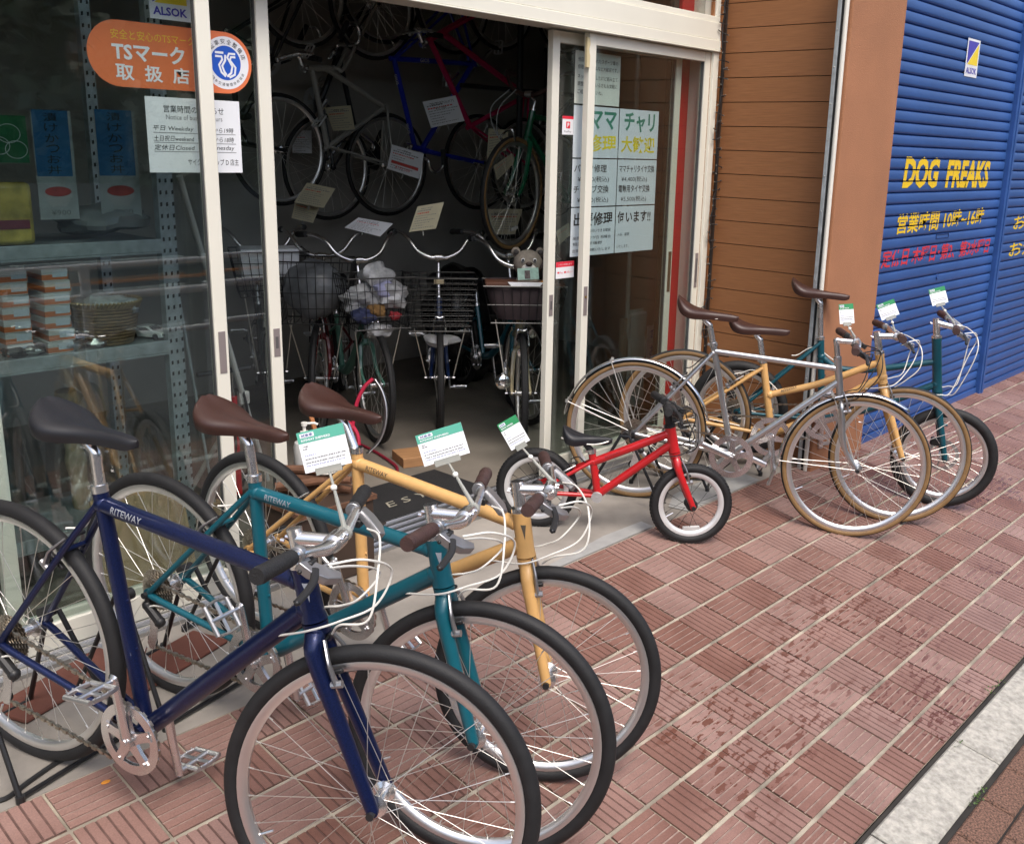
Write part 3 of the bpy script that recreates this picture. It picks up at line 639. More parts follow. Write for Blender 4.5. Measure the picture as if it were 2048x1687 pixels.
white_cable = mat('white_cable', srgb(232, 230, 222), 0.4, var=0.02); rim_m = mat('rim_alloy', (0.82, 0.81, 0.80), 0.36, 1.0, var=0.06); chrome = mat('chrome', (0.8, 0.8, 0.8), 0.10, 1.0, var=0.02)
lever_m = mat('lever_grey', (0.36, 0.36, 0.37), 0.33, 0.8); clear = mat('reflector_plastic', (0.75, 0.75, 0.74), 0.2, var=0.1, trans=0.3)

def wheel(parent, name, c, ax, r, tw, style, spokes=28, hubr=0.016, hubw=0.05, lo=False, rim=None, valve=0.4, M=None, reflector=False, spm=None, hbm_=None):
    """rim is the wheel object; tyre, hub and spokes are its children. c axle centre, ax axle direction"""
    n = 48 if lo else 88; rr = r - 2 * tw; u, b = perp(ax); a = V(ax).normalized(); c = V(c)
    rimh = 0.019; rw = min(tw * 0.72, 0.0125)
    pr = [(rr + .003, -rw), (rr - .004, -rw - .0006), (rr - rimh * .75, -rw * .8), (rr - rimh, -rw * .35), (rr - rimh, rw * .35), (rr - rimh * .75, rw * .8), (rr - .004, rw + .0006), (rr + .003, rw)]
    go = lambda mb: mb.xf(M) if M is not None else mb
    wo = go(MB().lathe(pr, c, a, n, closed=True)).build(name, rim or rim_m, parent, angle=40)
    k = 8 if lo else 14; rc = r - tw
    def arc(a0, a1, kk, s=1.0): return [(rc + tw * s * math.cos(t), tw * s * math.sin(t)) for t in [a0 + (a1 - a0) * i / kk for i in range(kk + 1)]]
    if style == 'gum':
        go(MB().lathe(arc(R_(-58), R_(58), k, 1.012), c, a, n)).build('tyre', rubber, wo)
        sd_ = MB().lathe(arc(R_(57), R_(165), 6), c, a, n); sd_.lathe(arc(R_(-165), R_(-57), 6), c, a, n); go(sd_).build('sidewall', gum, wo)
    else:
        go(MB().lathe(arc(R_(-165), R_(165), k), c, a, n)).build('tyre', rubber, wo)
        if style == 'knob':
            kn = MB(); m = int(2 * math.pi * r / 0.016)
            for i in range(m):
                for j, off in enumerate((-0.55, 0.0, 0.55)):
                    t = 2 * math.pi * (i + .5 * (j % 2)) / m; d = u * math.cos(t) + b * math.sin(t); tg = a.cross(d); nn = d * math.cos(off * 1.15) + a * math.sin(off * 1.15)
                    p = c + d * rc + nn * (tw + .0005)
                    Mx = Matrix((tg, a.cross(tg).cross(tg) * -1 if False else nn.cross(tg), nn)).transposed(); kn.box(p, (.009, .008, .003), Mx)
            go(kn).build('tread_knobs', rubber, wo, smooth=False)
    h = MB().lathe([(0, -hubw * 1.05), (.005, -hubw * 1.05), (.005, -hubw * .8), (hubr * 1.35, -hubw * .66), (hubr * 1.35, -hubw * .58), (hubr * .75, -hubw * .45), (hubr * .75, hubw * .45), (hubr * 1.35, hubw * .58), (hubr * 1.35, hubw * .66), (.005, hubw * .8), (.005, hubw * 1.05), (0, hubw * 1.05)], c, a, 20); go(h).build('hub', hbm_ or alu, wo)
    sp = MB(); R1 = rr - rimh + .001
    for i in range(spokes):
        sdn = 1 if i % 2 else -1; t = 2 * math.pi * i / spokes; hb = t + (1 if (i // 2) % 2 else -1) * R_(58 if spokes >= 24 else 40)
        p0 = c + (u * math.cos(hb) + b * math.sin(hb)) * hubr * 1.2 + a * sdn * hubw * .62; p1 = c + (u * math.cos(t) + b * math.sin(t)) * R1
        sp.tube([p0, p1], 0.00095, 4 if lo else 5, caps=False)
        if not lo: sp.tube([p1 - (p1 - c).normalized() * .012, p1], 0.0019, 5)
    go(sp).build('spoke_set', spm or steel, wo)
    if reflector:
        t = R_(reflector); d = u * math.cos(t) + b * math.sin(t); tg = a.cross(d)
        go(MB().box(c + d * r * .62, (.075, .012, .022), Matrix((tg, a, d)).transposed())).build('spoke_reflector', clear, wo, bevel=.004)
    if valve:
        d = u * math.cos(valve) + b * math.sin(valve); go(MB().tube([c + d * (R1), c + d * (R1 - .035)], .003, 6)).build('valve', alu, wo)
    return wo

def saddle_mesh(L=0.275, Wd=0.145, sag=0.012, tail=0.018):
    ws = [(0, .30), (.03, .62), (.09, .88), (.18, 1.0), (.28, .95), (.40, .68), (.52, .42), (.66, .30), (.82, .25), (.93, .21), (.98, .15), (1.0, .05)]
    P = []; mb = MB(); nv = 15
    for t, wf in ws:
        hw = Wd / 2 * wf; x = -L * .44 + L * t; zt = sag * (2 * t - 1) ** 2 - sag + tail * max(0, 1 - t / .3) ** 1.5 - .010 * max(0, (t - .8) / .2) ** 2
        dp = .060 - .026 * min(1, t / .6); dp *= min(1, .35 + 6 * min(t + .03, 1.03 - t)); row = []
        for k in range(nv):
            a = -1 + 2 * k / (nv - 1); sg_ = 1 if a > 0 else -1; b = abs(a)
            if b < .66: y = hw * (b / .66) ** .9; z = zt - .35 * dp * (b / .66) ** 3.2 - (.004 * (1 - b / .3) if b < .3 and t < .75 else 0)
            else: q = (b - .66) / .34; y = hw * (1 - .10 * q * q); z = zt - dp * (.35 + .65 * q)
            row.append(V((x, sg_ * y, z)))
        P.append(row)
    mb.grid(P)
    # underside
    mb.add([p for r in P for p in (r[0], r[-1])], [(2 * i, 2 * i + 1, 2 * i + 3, 2 * i + 2) for i in range(len(P) - 1)])
    mb.add(P[0], [tuple(range(nv))]); mb.add(P[-1], [tuple(range(nv))])
    return mb

def bike(name, label, spec, rc, fc, cat='bicycle', group=None):
    """rc, fc: ground points under the rear and front axle. Local x forward, y left, z up; frame points are (x, z) from the rear axle"""
    S = dict(tw=.017, wheel_r2=None, style='black', spokes=28, steer=0, bar='flat', barw=.56, barup=.0, tts=None, tth=None, dth=None, stem_up=.03, stem_fwd=.075, quill=False, saddle=brown_leather, grip=brown_grip, cable=white_cable, lever=lever_m, crank=100, ring=.088, brakes=True, rd=True, fender=None, lo=False, tubes=None, seat=True, forkbend=.0, headset=alu, discs=False, text=None, hubw=.05, chain=True, ttr=.0165, dtr=.0185, str_=.0155, htr=.0195, frk=.0145, stemmat=alu, postmat=alu, rimmat=None, tilt=0, saddle_len=.275, saddle_w=.145, straight_fork=True, dth2=None, saddle_tail=.018)
    S.update(spec); r = S['r']; rc, fc = V(rc), V(fc)
    e = (fc - rc).normalized(); left = V((0, 0, 1)).cross(e).normalized()
    if spec.get('n'): left = V(spec['n'])
    t = thing(name, label, cat, M=frame_m(rc, e, left), group=group); wb = (fc - rc).length
    P = lambda q, y=0.0: V((q[0], y, q[1] + r))
    fm = S['paint']; lo = S['lo']; nt_ = 8 if lo else 14
    bb, cl, post, ht, hb = (S[k] for k in ('bb', 'clamp', 'post', 'htop', 'hbot')); BB, CL, PO, HT, HB = P(bb), P(cl), P(post), P(ht), P(hb)
    ax = (HT - HB).normalized(); st = (CL - BB).normalized(); RA = V((0, 0, r)); FA = V((wb, 0, r + S.get('fdz', 0)))
    if S.get('front'): FA = P(S['front'])
    SM = Matrix.Translation(HB) @ Matrix.Rotation(R_(S['steer']), 4, ax) @ Matrix.Translation(-HB)
    tts = P(S['tts']) if S['tts'] else CL - st * .03; tth = P(S['tth']) if S['tth'] else HT - ax * .035; dth = P(S['dth']) if S['dth'] else HB + ax * .03
    # frame
    f = MB(); f.tube([BB, CL], S['str_'], nt_)
    if S['tubes'] is None:
        f.tube([tts, tth], S['ttr'], nt_); f.tube([BB, dth], S['dtr'], nt_)
    else:
        for pts, rad in S['tubes']: f.tube(spline([P(q) for q in pts], 6), rad, nt_)
    f.tube([HB - ax * .0, HB + ax * .02, (HB + HT) / 2, HT - ax * .015, HT], [S['htr'] * 1.12, S['htr'], S['htr'], S['htr'], S['htr'] * 1.1], nt_ + 2)
    f.cyl(BB + V((0, -.035, 0)), BB + V((0, .035, 0)), .021, 16)
    ssj = P(S['ssj']) if S.get('ssj') else CL - st * .035; dy = .062
    for s in (-1, 1):
        mid = ssj.lerp(RA, .35); f.tube(spline([ssj + V((0, s * .012, 0)), mid + V((0, s * .036, 0)), RA.lerp(ssj, .08) + V((0, s * dy, 0)), RA + V((0, s * dy, 0))], 4), [.0085] * 12 + [.0075], nt_ - 2)
        m2 = BB.lerp(RA, .35); f.tube(spline([BB + V((0, s * .022, 0)), m2 + V((0, s * .033, 0)), RA.lerp(BB, .1) + V((0, s * dy, 0)), RA + V((0, s * dy, 0))], 4), .0095, nt_ - 2)
        f.cyl(RA + V((0, s * (dy - .004), 0)), RA + V((0, s * (dy + .004), 0)), .016, 14)
    br = ssj.lerp(RA, .32); f.tube([br + V((0, -.034, 0)), br + V((0, .034, 0))], .006, 8)
    if not lo:
        f.ball(tts, S['ttr'] * 1.15, 10, 8); f.ball(tth, S['ttr'] * 1.1, 10, 8); f.ball(dth, S['dtr'] * 1.1, 10, 8)
        for q in (.35, .55): f.ball(BB.lerp(CL, q) + V((S['str_'], 0, 0)), .005, 6, 5)
        for q in (.45, .6): f.ball(BB.lerp(dth, q) + V((0, 0, S['dtr'])), .005, 6, 5)
    fo = f.build('frame', fm, t)
    if S['text'] is not None:
        tm_, h_ = S['text'][1], S['text'][2]
        d = (tth - tts); tube_text(fo, S['text'][0], tm_, tts, tth, S['ttr'], S['text'][3], h_, (0, -1, .25), bold=.01)
    # fork
    k = MB(); crown = HB - ax * .012; k.tube([HB - ax * .004, crown - ax * .018], [S['htr'] * 1.1, S['htr'] * 1.02], nt_)
    rake = FA - (HB + ax * ((FA - HB).dot(ax)))
    for s in (-1, 1):
        y0 = .034; top = crown - ax * .012; sh = top - ax * .055 + V((0, s * y0 * 1.05, 0)); low = FA + V((0, s * .05, 0))
        if S['straight_fork']: pts = spline([top + V((0, s * .008, 0)), top - ax * .018 + V((0, s * .024, 0)), sh, sh.lerp(low, .5), low], 4)
        else: pts = spline([top + V((0, s * .006, 0)), top - ax * .012 + V((0, s * .028, 0)), sh, (HB - ax * ((HB - FA).dot(ax) * .68)) + V((0, s * .044, 0)), low], 5)
        nn = len(pts); k.tube(pts, [S['frk'] * (1.15 - .55 * max(0, i / nn - .25)) for i in range(nn)], nt_ - 2); k.cyl(low + V((0, -.004, 0)), low + V((0, .004, 0)), .013, 12)
        if S['brakes']:
            bo = FA + (top - FA).normalized() * (r - 2 * S['tw'] - .028); bo = bo + V((0, s * .040, 0)); k.cyl(bo, bo + ax.cross(V((0, 1, 0))) * -.03, .0065, 8)
    ko = k.xf(SM).build('fork', fm if not S.get('forkmat') else S['forkmat'], t)
    # axle caps
    for s in (-1, 1):
        MB().cyl(FA + V((0, s * .055, 0)), FA + V((0, s * .072, 0)), .009, 10).xf(SM).build('axle_nut', black, t)
        MB().cyl(RA + V((0, s * (dy + .004), 0)), RA + V((0, s * (dy + .02), 0)), .009, 10).build('axle_nut', black, t)
    # wheels
    wheel(t, 'rear_wheel', RA, (0, 1, 0), r, S['tw'], S['style'], S['spokes'], .019, S['hubw'], lo, S['rimmat'], valve=1.9, spm=S.get('spokemat'), hbm_=S.get('hubmat'))
    wheel(t, 'front_wheel', FA, (0, 1, 0), S['wheel_r2'] or r, S['tw'], S['style'], S['spokes'], .019, S['hubw'] * .92, lo, S['rimmat'], valve=2.6, M=SM, reflector=S.get('reflector', False), spm=S.get('spokemat'), hbm_=S.get('hubmat'))
    # headset, stem, bar
    cap = HT + ax * .004; MB().cyl(HT, HT + ax * .012, S['htr'] * 1.08, 18).build('headset', S['headset'], t)
    up = S['stem_up']; ST = HT + ax * up; fwd = ax.cross(V((0, -1, 0))).normalized(); fwd = fwd if fwd.x > 0 else -fwd
    CLP = ST + V((S['stem_fwd'], 0, S.get('stem_rise', .02)))
    sm = MB()
    if S['quill']: sm.tube([HT, ST - ax * .012], .0125, 12); sm.tube(spline([ST - ax * .02, ST, ST + V((.02, 0, 0)), CLP], 5), .0125, 12)
    else:
        sm.tube([HT + ax * .01, ST + ax * .018], .0165, 14); sm.tube([ST, CLP], [.0165, .0145], 12); sm.cyl(ST + ax * .018, ST + ax * .022, .017, 14)
        for s in (-1, 1): sm.cyl(ST + V((-.02, s * .012, -.006)), ST + V((-.028, s * .012, -.006)), .0045, 8); sm.cyl(CLP + V((.012, s * .014, .014)), CLP + V((.022, s * .014, .014)), .004, 8)
    sm.cyl(CLP + V((0, -.022, 0)), CLP + V((0, .022, 0)), .0205, 16)
    sm.xf(SM).build('stem', S['stemmat'], t)
    bw = S['barw'] / 2; rise = S['barup']
    if S['bar'] == 'flat':
        half = lambda s: [CLP, CLP + V((0, s * .05, 0)), CLP + V((-.004, s * .10, rise * .5)), CLP + V((-.012, s * .15, rise)), CLP + V((-.022, s * (bw - .12), rise)), CLP + V((-.04, s * bw, rise))]
    elif S['bar'] == 'city':
        half = lambda s: [CLP, CLP + V((.005, s * .05, 0)), CLP + V((.0, s * .12, .035)), CLP + V((-.03, s * .17, .10)), CLP + V((-.09, s * .215, .13)), CLP + V((-.20, s * .255, .125)), CLP + V((-.26, s * .265, .12))]
    else:
        half = lambda s: [CLP, CLP + V((0, s * .19, 0)), CLP + V((.06, s * .205, -.005)), CLP + V((.10, s * .21, -.05)), CLP + V((.06, s * .215, -.12)), CLP + V((-.03, s * .215, -.135))]
    L_, Rr = half(1), half(-1)
    barp = spline(Rr[::-1] + L_[1:], 5); hbm = MB().tube(barp, [.0115 + .0042 * max(0, 1 - max(0, abs(q.y) - .045) / .06) for q in barp], 14).xf(SM).build('handlebar', S.get('barmat', S['stemmat']), t)
    for s, h in ((1, L_), (-1, Rr)):
        d = (h[-1] - h[-2]).normalized(); g0 = h[-1] - d * .115; g1 = h[-1] + d * .004; nG = 9
        gp = [g0 + (g1 - g0) * i / nG for i in range(nG + 1)]
        MB().tube(gp, [.0155, .0165, .0158, .0168, .0172, .0168, .0165, .0170, .0178, .0165], 14).xf(SM).build('grip', S['grip'], t)
        if S['brakes'] and not lo:
            lc = g0 - d * .022; dn = V((.55, 0, -.83)).normalized(); o_ = lc + dn * .012
            bd = MB(); bd.tube([lc - d * .008, lc + d * .008], .0165, 12); fw = V((.8, 0, -.45)).normalized()
            bd.prism([(-.015, .006), (.017, .006), (.015, .036), (-.004, .066), (-.036, .080), (-.052, .068), (-.026, .030)], o_ + V((0, 0, .004)), d, fw, fw.cross(d), .020)
            bd.xf(SM).build('brake_lever_body', S['lever'], t, bevel=.002)
            bl = MB().tube(spline([lc + fw * .040 + dn * .004 - d * .0, lc + fw * .052 + dn * .012 + d * .03, lc + fw * .050 + dn * .026 + d * .07, lc + fw * .046 + dn * .036 + d * .10], 5), .0048, 8, flat=((0, 0, 1), 1.7)); bl.ball(lc + fw * .046 + dn * .036 + d * .10, .006, 8, 6)
            bl.xf(SM).build('brake_lever', S.get('blade', black), t)
            sf = MB().box(lc + dn * .026 - d * .016, (.026, .030, .018)); sf.tube([lc + dn * .03 - d * .01, lc + dn * .042 + d * .02 - fw * .01], .005, 6); sf.xf(SM).build('shifter', black, t, bevel=.003)
            S.setdefault('_lev', {})[s] = (lc + fw * .050 - d * .036, d)
    # cables
    if S['cable'] is not None and not lo and S['brakes']:
        cr = .0026; cbl = lambda pts: MB().tube(spline(pts, 8), cr, 7).build('cable', S['cable'], t)
        nodl = FA + V((.015, -.012, 0)) + (crown - FA).normalized() * ((crown - FA).length * .93)
        a1, d1 = S['_lev'][1]; a2, d2 = S['_lev'][-1]
        q1 = [SM @ a1, SM @ (a1 - d1 * .045 + V((.035, 0, .005))), SM @ (CLP + V((.11, -.04, -.03))), SM @ (CLP + V((.115, -.075, -.12))), SM @ (HB + V((.075, -.06, .03))), SM @ (nodl + V((.02, -.02, .03)))]
        cbl(q1)
        dts = BB.lerp(dth, .86) + V((.0, -.016, -.014))
        q2 = [SM @ a2, SM @ (a2 - d2 * .05 + V((.05, 0, .006))), SM @ (CLP + V((.12, .03, -.05))), SM @ (CLP + V((.10, .02, -.13))), SM @ (HB + V((.06, -.012, .015))), HB + V((.01, -.034, -.008)), dts]
        cbl(q2)
        q3 = [SM @ (a2 + V((-.03, 0, -.02))), SM @ (a2 - d2 * .05 + V((.03, 0, -.012))), SM @ (CLP + V((.09, .05, -.07))), SM @ (HB + V((.085, .02, .06))), SM @ (HB + V((.045, .03, .03))), HB + V((-.015, .032, .005)), BB.lerp(dth, .84) + V((0, .017, -.012))]
        cbl(q3)
        sc_ = RA.lerp(BB, .35) + V((0, -.045, -.012)); cbl([sc_, RA + V((.06, -.062, -.02)), RA + V((.01, -.070, -.035)), RA + V((.0, -.078, -.055))])
        if S['brakes']: cbl([tts.lerp(tth, .12) + V((0, .0, -.017)), CL + V((-.02, .014, -.06)), br + V((.01, .02, .05)), br + V((-.02, -.01, .045))])
    # rim brakes
    if S['brakes'] and not S['discs'] and not lo:
        def vbrake(A0, toward, outw, M, m=lever_m):
            rimR = r - 2 * S['tw'] - .028; dr = (toward - A0).normalized(); bs = A0 + dr * rimR + outw * .018
            for s in (-1, 1):
                o1 = bs + V((0, s * .040, 0)); o2 = bs + dr * .055 + V((0, s * .045, 0)) + outw * .004; o3 = A0 + dr * (r + .028) + outw * .018 + V((0, s * .022, 0))
                b_ = MB().tube(spline([o1, o1.lerp(o2, .6) + V((0, s * .002, 0)), o2, o3], 4), [.0095, .009, .0085, .008, .0075, .0072, .007, .0068, .0065, .006, .006, .006, .006], 8, flat=((0, 1, 0), .62)); b_.cyl(o1 - outw * .012, o1 + outw * .014, .0085, 10)
                b_.xf(M).build('brake_arm', m, t)
                pd = A0 + dr * (r - 2 * S['tw'] - .008) + outw * .008; tn = dr.cross(V((0, 1, 0))).normalized(); MB().box(pd + V((0, s * .024, 0)), (.055, .011, .011), Matrix((tn, V((0, 1, 0)), dr)).transposed()).xf(M).build('brake_pad', black, t, bevel=.003)
            o3 = A0 + dr * (r + .028) + outw * .018
            MB().tube([o3 + V((0, -.024, 0)), o3 + V((0, .024, 0))], .0022, 6).tube([o3 + V((0, .0, 0)), o3 + V((0, .03, 0))], .005, 8).xf(M).build('brake_wire', black, t)
        vbrake(FA, crown, fwd, SM)
        vbrake(RA, ssj, (ssj - RA).normalized().cross(V((0, 1, 0))) * (-1 if (ssj - RA).normalized().cross(V((0, 1, 0))).x > 0 else 1), Matrix.Identity(4))
    if S['discs']:
        for A0, M in ((FA, SM), (RA, Matrix.Identity(4))):
            d_ = MB().lathe([(.062, .040), (.080, .040), (.080, .042), (.062, .042)], A0, (0, 1, 0), 36, closed=True)
            for i in range(6): a_ = i * math.pi / 3; d_.tube([A0 + V((.02 * math.cos(a_), .041, .02 * math.sin(a_))), A0 + V((.064 * math.cos(a_ + .4), .041, .064 * math.sin(a_ + .4)))], .003, 5)
            d_.xf(M).build('brake_disc', alu_dull, t); MB().box(A0 + V((-.05, .05, .06)), (.05, .03, .04)).xf(M).build('brake_caliper', black, t, bevel=.006)
    # seat post, clamp, saddle
    if S['seat']:
        s_ = MB(); s_.tube([CL - st * .02, PO - st * .012], .0136, 14); s_.tube(spline([PO - st * .03, PO - st * .012, PO + V((-.016, 0, .004)), PO + V((-.022, 0, .014))], 4), .0132, 12)
        s_.box(PO + V((-.022, 0, .017)), (.045, .034, .012)); s_.build('seatpost', S['postmat'], t, bevel=0)
        c_ = MB(); c_.cyl(CL - st * .012, CL + st * .006, .0192, 18); c_.cyl(CL + V((-.021, -.012, -.004)), CL + V((-.021, .014, -.004)), .005, 8); c_.build('seat_clamp', alu, t)
        sd_ = saddle_mesh(S['saddle_len'], S['saddle_w'], tail=S['saddle_tail']); Ms = Matrix.Translation(PO + V((S.get('sad_x', -.03), 0, .066))) @ Matrix.Rotation(R_(S['tilt']), 4, 'Y')
        so = sd_.xf(Ms).build('saddle', S['saddle'], t, angle=60); sb = so.modifiers.new('s', 'SUBSURF'); sb.levels = 1; sb.render_levels = 1
        rl = MB()
        for s in (-1, 1): rl.tube(spline([Ms @ V((-.095, s * .035, -.030)), Ms @ V((-.05, s * .022, -.044)), Ms @ V((.03, s * .022, -.044)), Ms @ V((.075, s * .018, -.034)), Ms @ V((.11, s * .006, -.020))], 4), .0036, 8)
        rl.build('saddle_rails', steel, so)
        for ch in (so.children): pass
    # drivetrain
    if S['crank'] is not None:
        R0 = S['ring']; y = -.047; cm = S.get('crankmat', alu); a0 = R_(S['crank'])
        T = int(2 * math.pi * R0 / .0127)
        ring = MB(); npt = T * 4; outer = [(R0 + (.0030 if (i % 4) in (1, 2) else -.0012)) for i in range(npt)]
        vo = [BB + V((math.cos(2 * math.pi * i / npt) * outer[i], y, math.sin(2 * math.pi * i / npt) * outer[i])) for i in range(npt)]; vi = [BB + V((math.cos(2 * math.pi * i / npt) * R0 * .79, y, math.sin(2 * math.pi * i / npt) * R0 * .76)) for i in range(npt)]
        th = V((0, -.0035, 0)); vs = vo + vi + [p + th for p in vo] + [p + th for p in vi]; fs = []
        for i in range(npt):
            j = (i + 1) % npt; fs += [(i, j, npt + j, npt + i), (2 * npt + i, 3 * npt + i, 3 * npt + j, 2 * npt + j), (i, 2 * npt + i, 2 * npt + j, j), (npt + i, npt + j, 3 * npt + j, 3 * npt + i)]
        ring.add(vs, fs)
        if S.get('guard', True): ring.lathe([(R0 * .78, -.0), (R0 * 1.06, -.0), (R0 * 1.06, -.0025), (R0 * .78, -.0025)], BB + V((0, y - .006, 0)), (0, -1, 0) if False else (0, 1, 0), 60, closed=True)
        for i in range(5):
            a = a0 + i * 2 * math.pi / 5; d = V((math.cos(a), 0, math.sin(a))); nrm = V((-math.sin(a), 0, math.cos(a)))
            ring.prism([(.0, -.018), (R0 * .5, -.012), (R0 * .88, -.013), (R0 * .88, .013), (R0 * .5, .012), (0, .018)], BB + V((0, y - .002, 0)), d, nrm, (0, -1, 0), .009)
            ring.cyl(BB + d * R0 * .80 + V((0, y - .010, 0)), BB + d * R0 * .80 + V((0, y - .0135, 0)), .0055, 8)
        ring.cyl(BB + V((0, y, 0)), BB + V((0, y - .022, 0)), .017, 16); ring.build('chainring', S.get('ringmat', cm), t, angle=30)
        cl_ = S.get('crank_len', .165)
        for s, a, yy in ((-1, a0, -.062), (1, a0 + math.pi, .062)):
            d = V((math.cos(a), 0, math.sin(a))); p0 = BB + V((0, yy, 0)); p1 = BB + d * cl_ + V((0, yy + s * .012, 0))
            c_ = MB(); c_.tube(spline([p0 - d * .012, p0, p0.lerp(p1, .5), p1, p1 + d * .008], 4), [.012, .016, .017, .0168, .0165, .016, .0155, .015, .0145, .014, .0138, .0135, .013, .0132, .013, .012, .008], 12, flat=(V((-math.sin(a), 0, math.cos(a))), .55)); c_.cyl(p0, p0 + V((0, s * .012, 0)), .009, 12)
            co = c_.build('crank_arm', cm, t)
            pc = p1 + V((0, s * .062, 0)); pd = MB(); pd.cyl(p1, p1 + V((0, s * .10, 0)), .007, 10)
            tilt_ = R_(S.get('pedal_tilt', 20)); pu = V((math.cos(tilt_), 0, math.sin(tilt_))); pv = V((-math.sin(tilt_), 0, math.cos(tilt_)))
            for sx in (-1, 1):
                pd.tube([pc + pu * sx * .042 + V((0, -.030, 0)), pc + pu * sx * .046, pc + pu * sx * .042 + V((0, .030, 0))], .0065, 8, flat=(pv, .6))
                pd.tube([pc + pu * -.042 + V((0, sx * .036, 0)), pc + pu * .042 + V((0, sx * .036, 0))], .0065, 8)
                pd.tube([pc + pu * sx * .042 + V((0, 0, 0)), pc], .005, 6)
                for q in (-.026, -.01, .01, .026): pd.ball(pc + pu * sx * .046 + V((0, q, 0)) + pv * .007, .0025, 6, 4)
            pd.build('pedal', pedal_m if s == -1 else S.get('pedal2', pedal_m), t)
        # cassette, chain, derailleur
        if S['rd']:
            cs = MB(); ycs = -.030
            for i in range(7):
                rr_ = .062 - i * .0055; nT = int(2 * math.pi * rr_ / .0127); npt = nT * 2
                prf = [(rr_ + (.0022 if j % 2 else -.0025)) for j in range(npt)]; yy = ycs - i * .0042
                v1 = [RA + V((math.cos(2 * math.pi * j / npt) * prf[j], yy, math.sin(2 * math.pi * j / npt) * prf[j])) for j in range(npt)]
                cs.add(v1 + [p + V((0, -.0018, 0)) for p in v1], [tuple(range(npt)), tuple(range(npt, 2 * npt))] + [(j, (j + 1) % npt, (j + 1) % npt + npt, j + npt) for j in range(npt)])
            cs.build('cassette', chain_m, t, angle=20)
        rcog = .040 if S['rd'] else .034
        if S['chain']:
            ch = MB(); y2 = -.046; L0 = (BB - RA); dist = math.hypot(L0.x, L0.z); th0 = math.atan2(L0.z, L0.x); be = math.asin((R0 - rcog) / dist)
            jockey = RA + V((.012, -.052, -.155)) if S['rd'] else None
            up0 = RA + V((-math.sin(th0 + be), 0, math.cos(th0 + be))) * rcog + V((0, y2 - .006, 0)); up1 = BB + V((-math.sin(th0 + be), 0, math.cos(th0 + be))) * R0 + V((0, y - .0018, 0))
            lo1 = BB + V((math.sin(th0 - be), 0, -math.cos(th0 - be))) * R0 + V((0, y - .0018, 0)); lo0 = (jockey + V((0, 0, -.014))) if jockey else RA + V((math.sin(th0 - be), 0, -math.cos(th0 - be))) * rcog + V((0, y2, 0))
            path = [up0.lerp(up1, i / 40) for i in range(41)]
            a_s = th0 + be + math.pi / 2; a_e = math.atan2((lo1 - BB).z, (lo1 - BB).x); a_e = a_e - 2 * math.pi if a_e > a_s else a_e
            path += [BB + V((math.cos(a_s + (a_e - a_s) * i / 24) * R0, y - .0018, math.sin(a_s + (a_e - a_s) * i / 24) * R0)) for i in range(1, 24)]
            path += [lo1.lerp(lo0, i / 40) for i in range(41)]
            acc = 0; last = path[0]; step = .0127; pts = [path[0]]
            for p in path[1:]:
                while (p - pts[-1]).length >= step: pts.append(pts[-1] + (p - pts[-1]).normalized() * step)
            for i in range(len(pts) - 1):
                d = (pts[i + 1] - pts[i]).normalized(); nn = V((0, 1, 0)).cross(d).normalized(); wd_ = .0088 if i % 2 else .0046
                ch.box((pts[i] + pts[i + 1]) / 2, (step * (1.12 if i % 2 else .9), wd_, .0090 if i % 2 else .0056), Matrix((d, V((0, 1, 0)), nn)).transposed())
            ch.build('chain', chain_m, t, smooth=False)
        if S['rd']:
            dm = MB(); o1 = RA + V((.0, -.066, -.035)); o2 = RA + V((.045, -.060, -.075))
            dm.tube([RA + V((0, -.066, 0)), o1], .008, 8); dm.tube([o1, o2], .014, 10); dm.ball(o1, .015, 10, 8); dm.ball(o2, .016, 10, 8); dm.build('rear_derailleur', S.get('rdmat', black), t)
            cg = MB(); cg.prism([(.0, .012), (.018, 0), (.016, -.05), (.006, -.092), (-.012, -.096), (-.022, -.08), (-.012, -.04), (-.014, 0)], o2 + V((-.02, -.004, -.0)), (1, 0, 0), (0, 0, 1), (0, -1, 0), .003); cg.build('derailleur_cage', alu, t, smooth=False)
            jw = MB()
            for q in (V((.03, -.056, -.085)), V((.012, -.056, -.150))): jw.cyl(RA + q + V((0, .003, 0)), RA + q + V((0, -.003, 0)), .018, 14)
            jw.build('jockey_wheels', black, t)
    if S['fender'] is not None:
        fmat, a0f, a1f, b0f, b1f = S['fender']; Rf = r + .016
        def mud(A0, d0, d1, M, nm):
            rows = []
            for i in range(33):
                a = R_(d0 + (d1 - d0) * i / 32); row = []
                for j in range(7):
                    q = -1 + 2 * j / 6; rad = Rf - .009 * q * q; row.append(A0 + V((math.cos(a) * rad, q * .021, math.sin(a) * rad)))
                rows.append(row)
            mb = MB().grid(rows); mb.v = [M @ p for p in mb.v]; o = mb.build(nm, fmat, t, angle=80); sl_ = o.modifiers.new('s', 'SOLIDIFY'); sl_.thickness = .0015
            sy = MB(); ends = [d0 + (d1 - d0) * q for q in S.get('stays', (.06,))] if nm == 'front_mudguard' else [d0 + (d1 - d0) * q for q in S.get('stays_r', (.72, .97))]
            for q in ends:
                a = R_(q)
                for s in (-1, 1): sy.tube([A0 + V((0, s * .055, 0)), A0 + V((math.cos(a) * Rf, s * .022, math.sin(a) * Rf))], .0022, 6); sy.box(A0 + V((math.cos(a) * Rf, s * .022, math.sin(a) * Rf)), (.012, .006, .016))
            sy.xf(M).build('mudguard_stays', steel, t)
        if a0f is not None: mud(FA, a0f, a1f, SM, 'front_mudguard')
        if b0f is not None: mud(RA, b0f, b1f, Matrix.Identity(4), 'rear_mudguard')
    t['_'] = 0; del t['_']
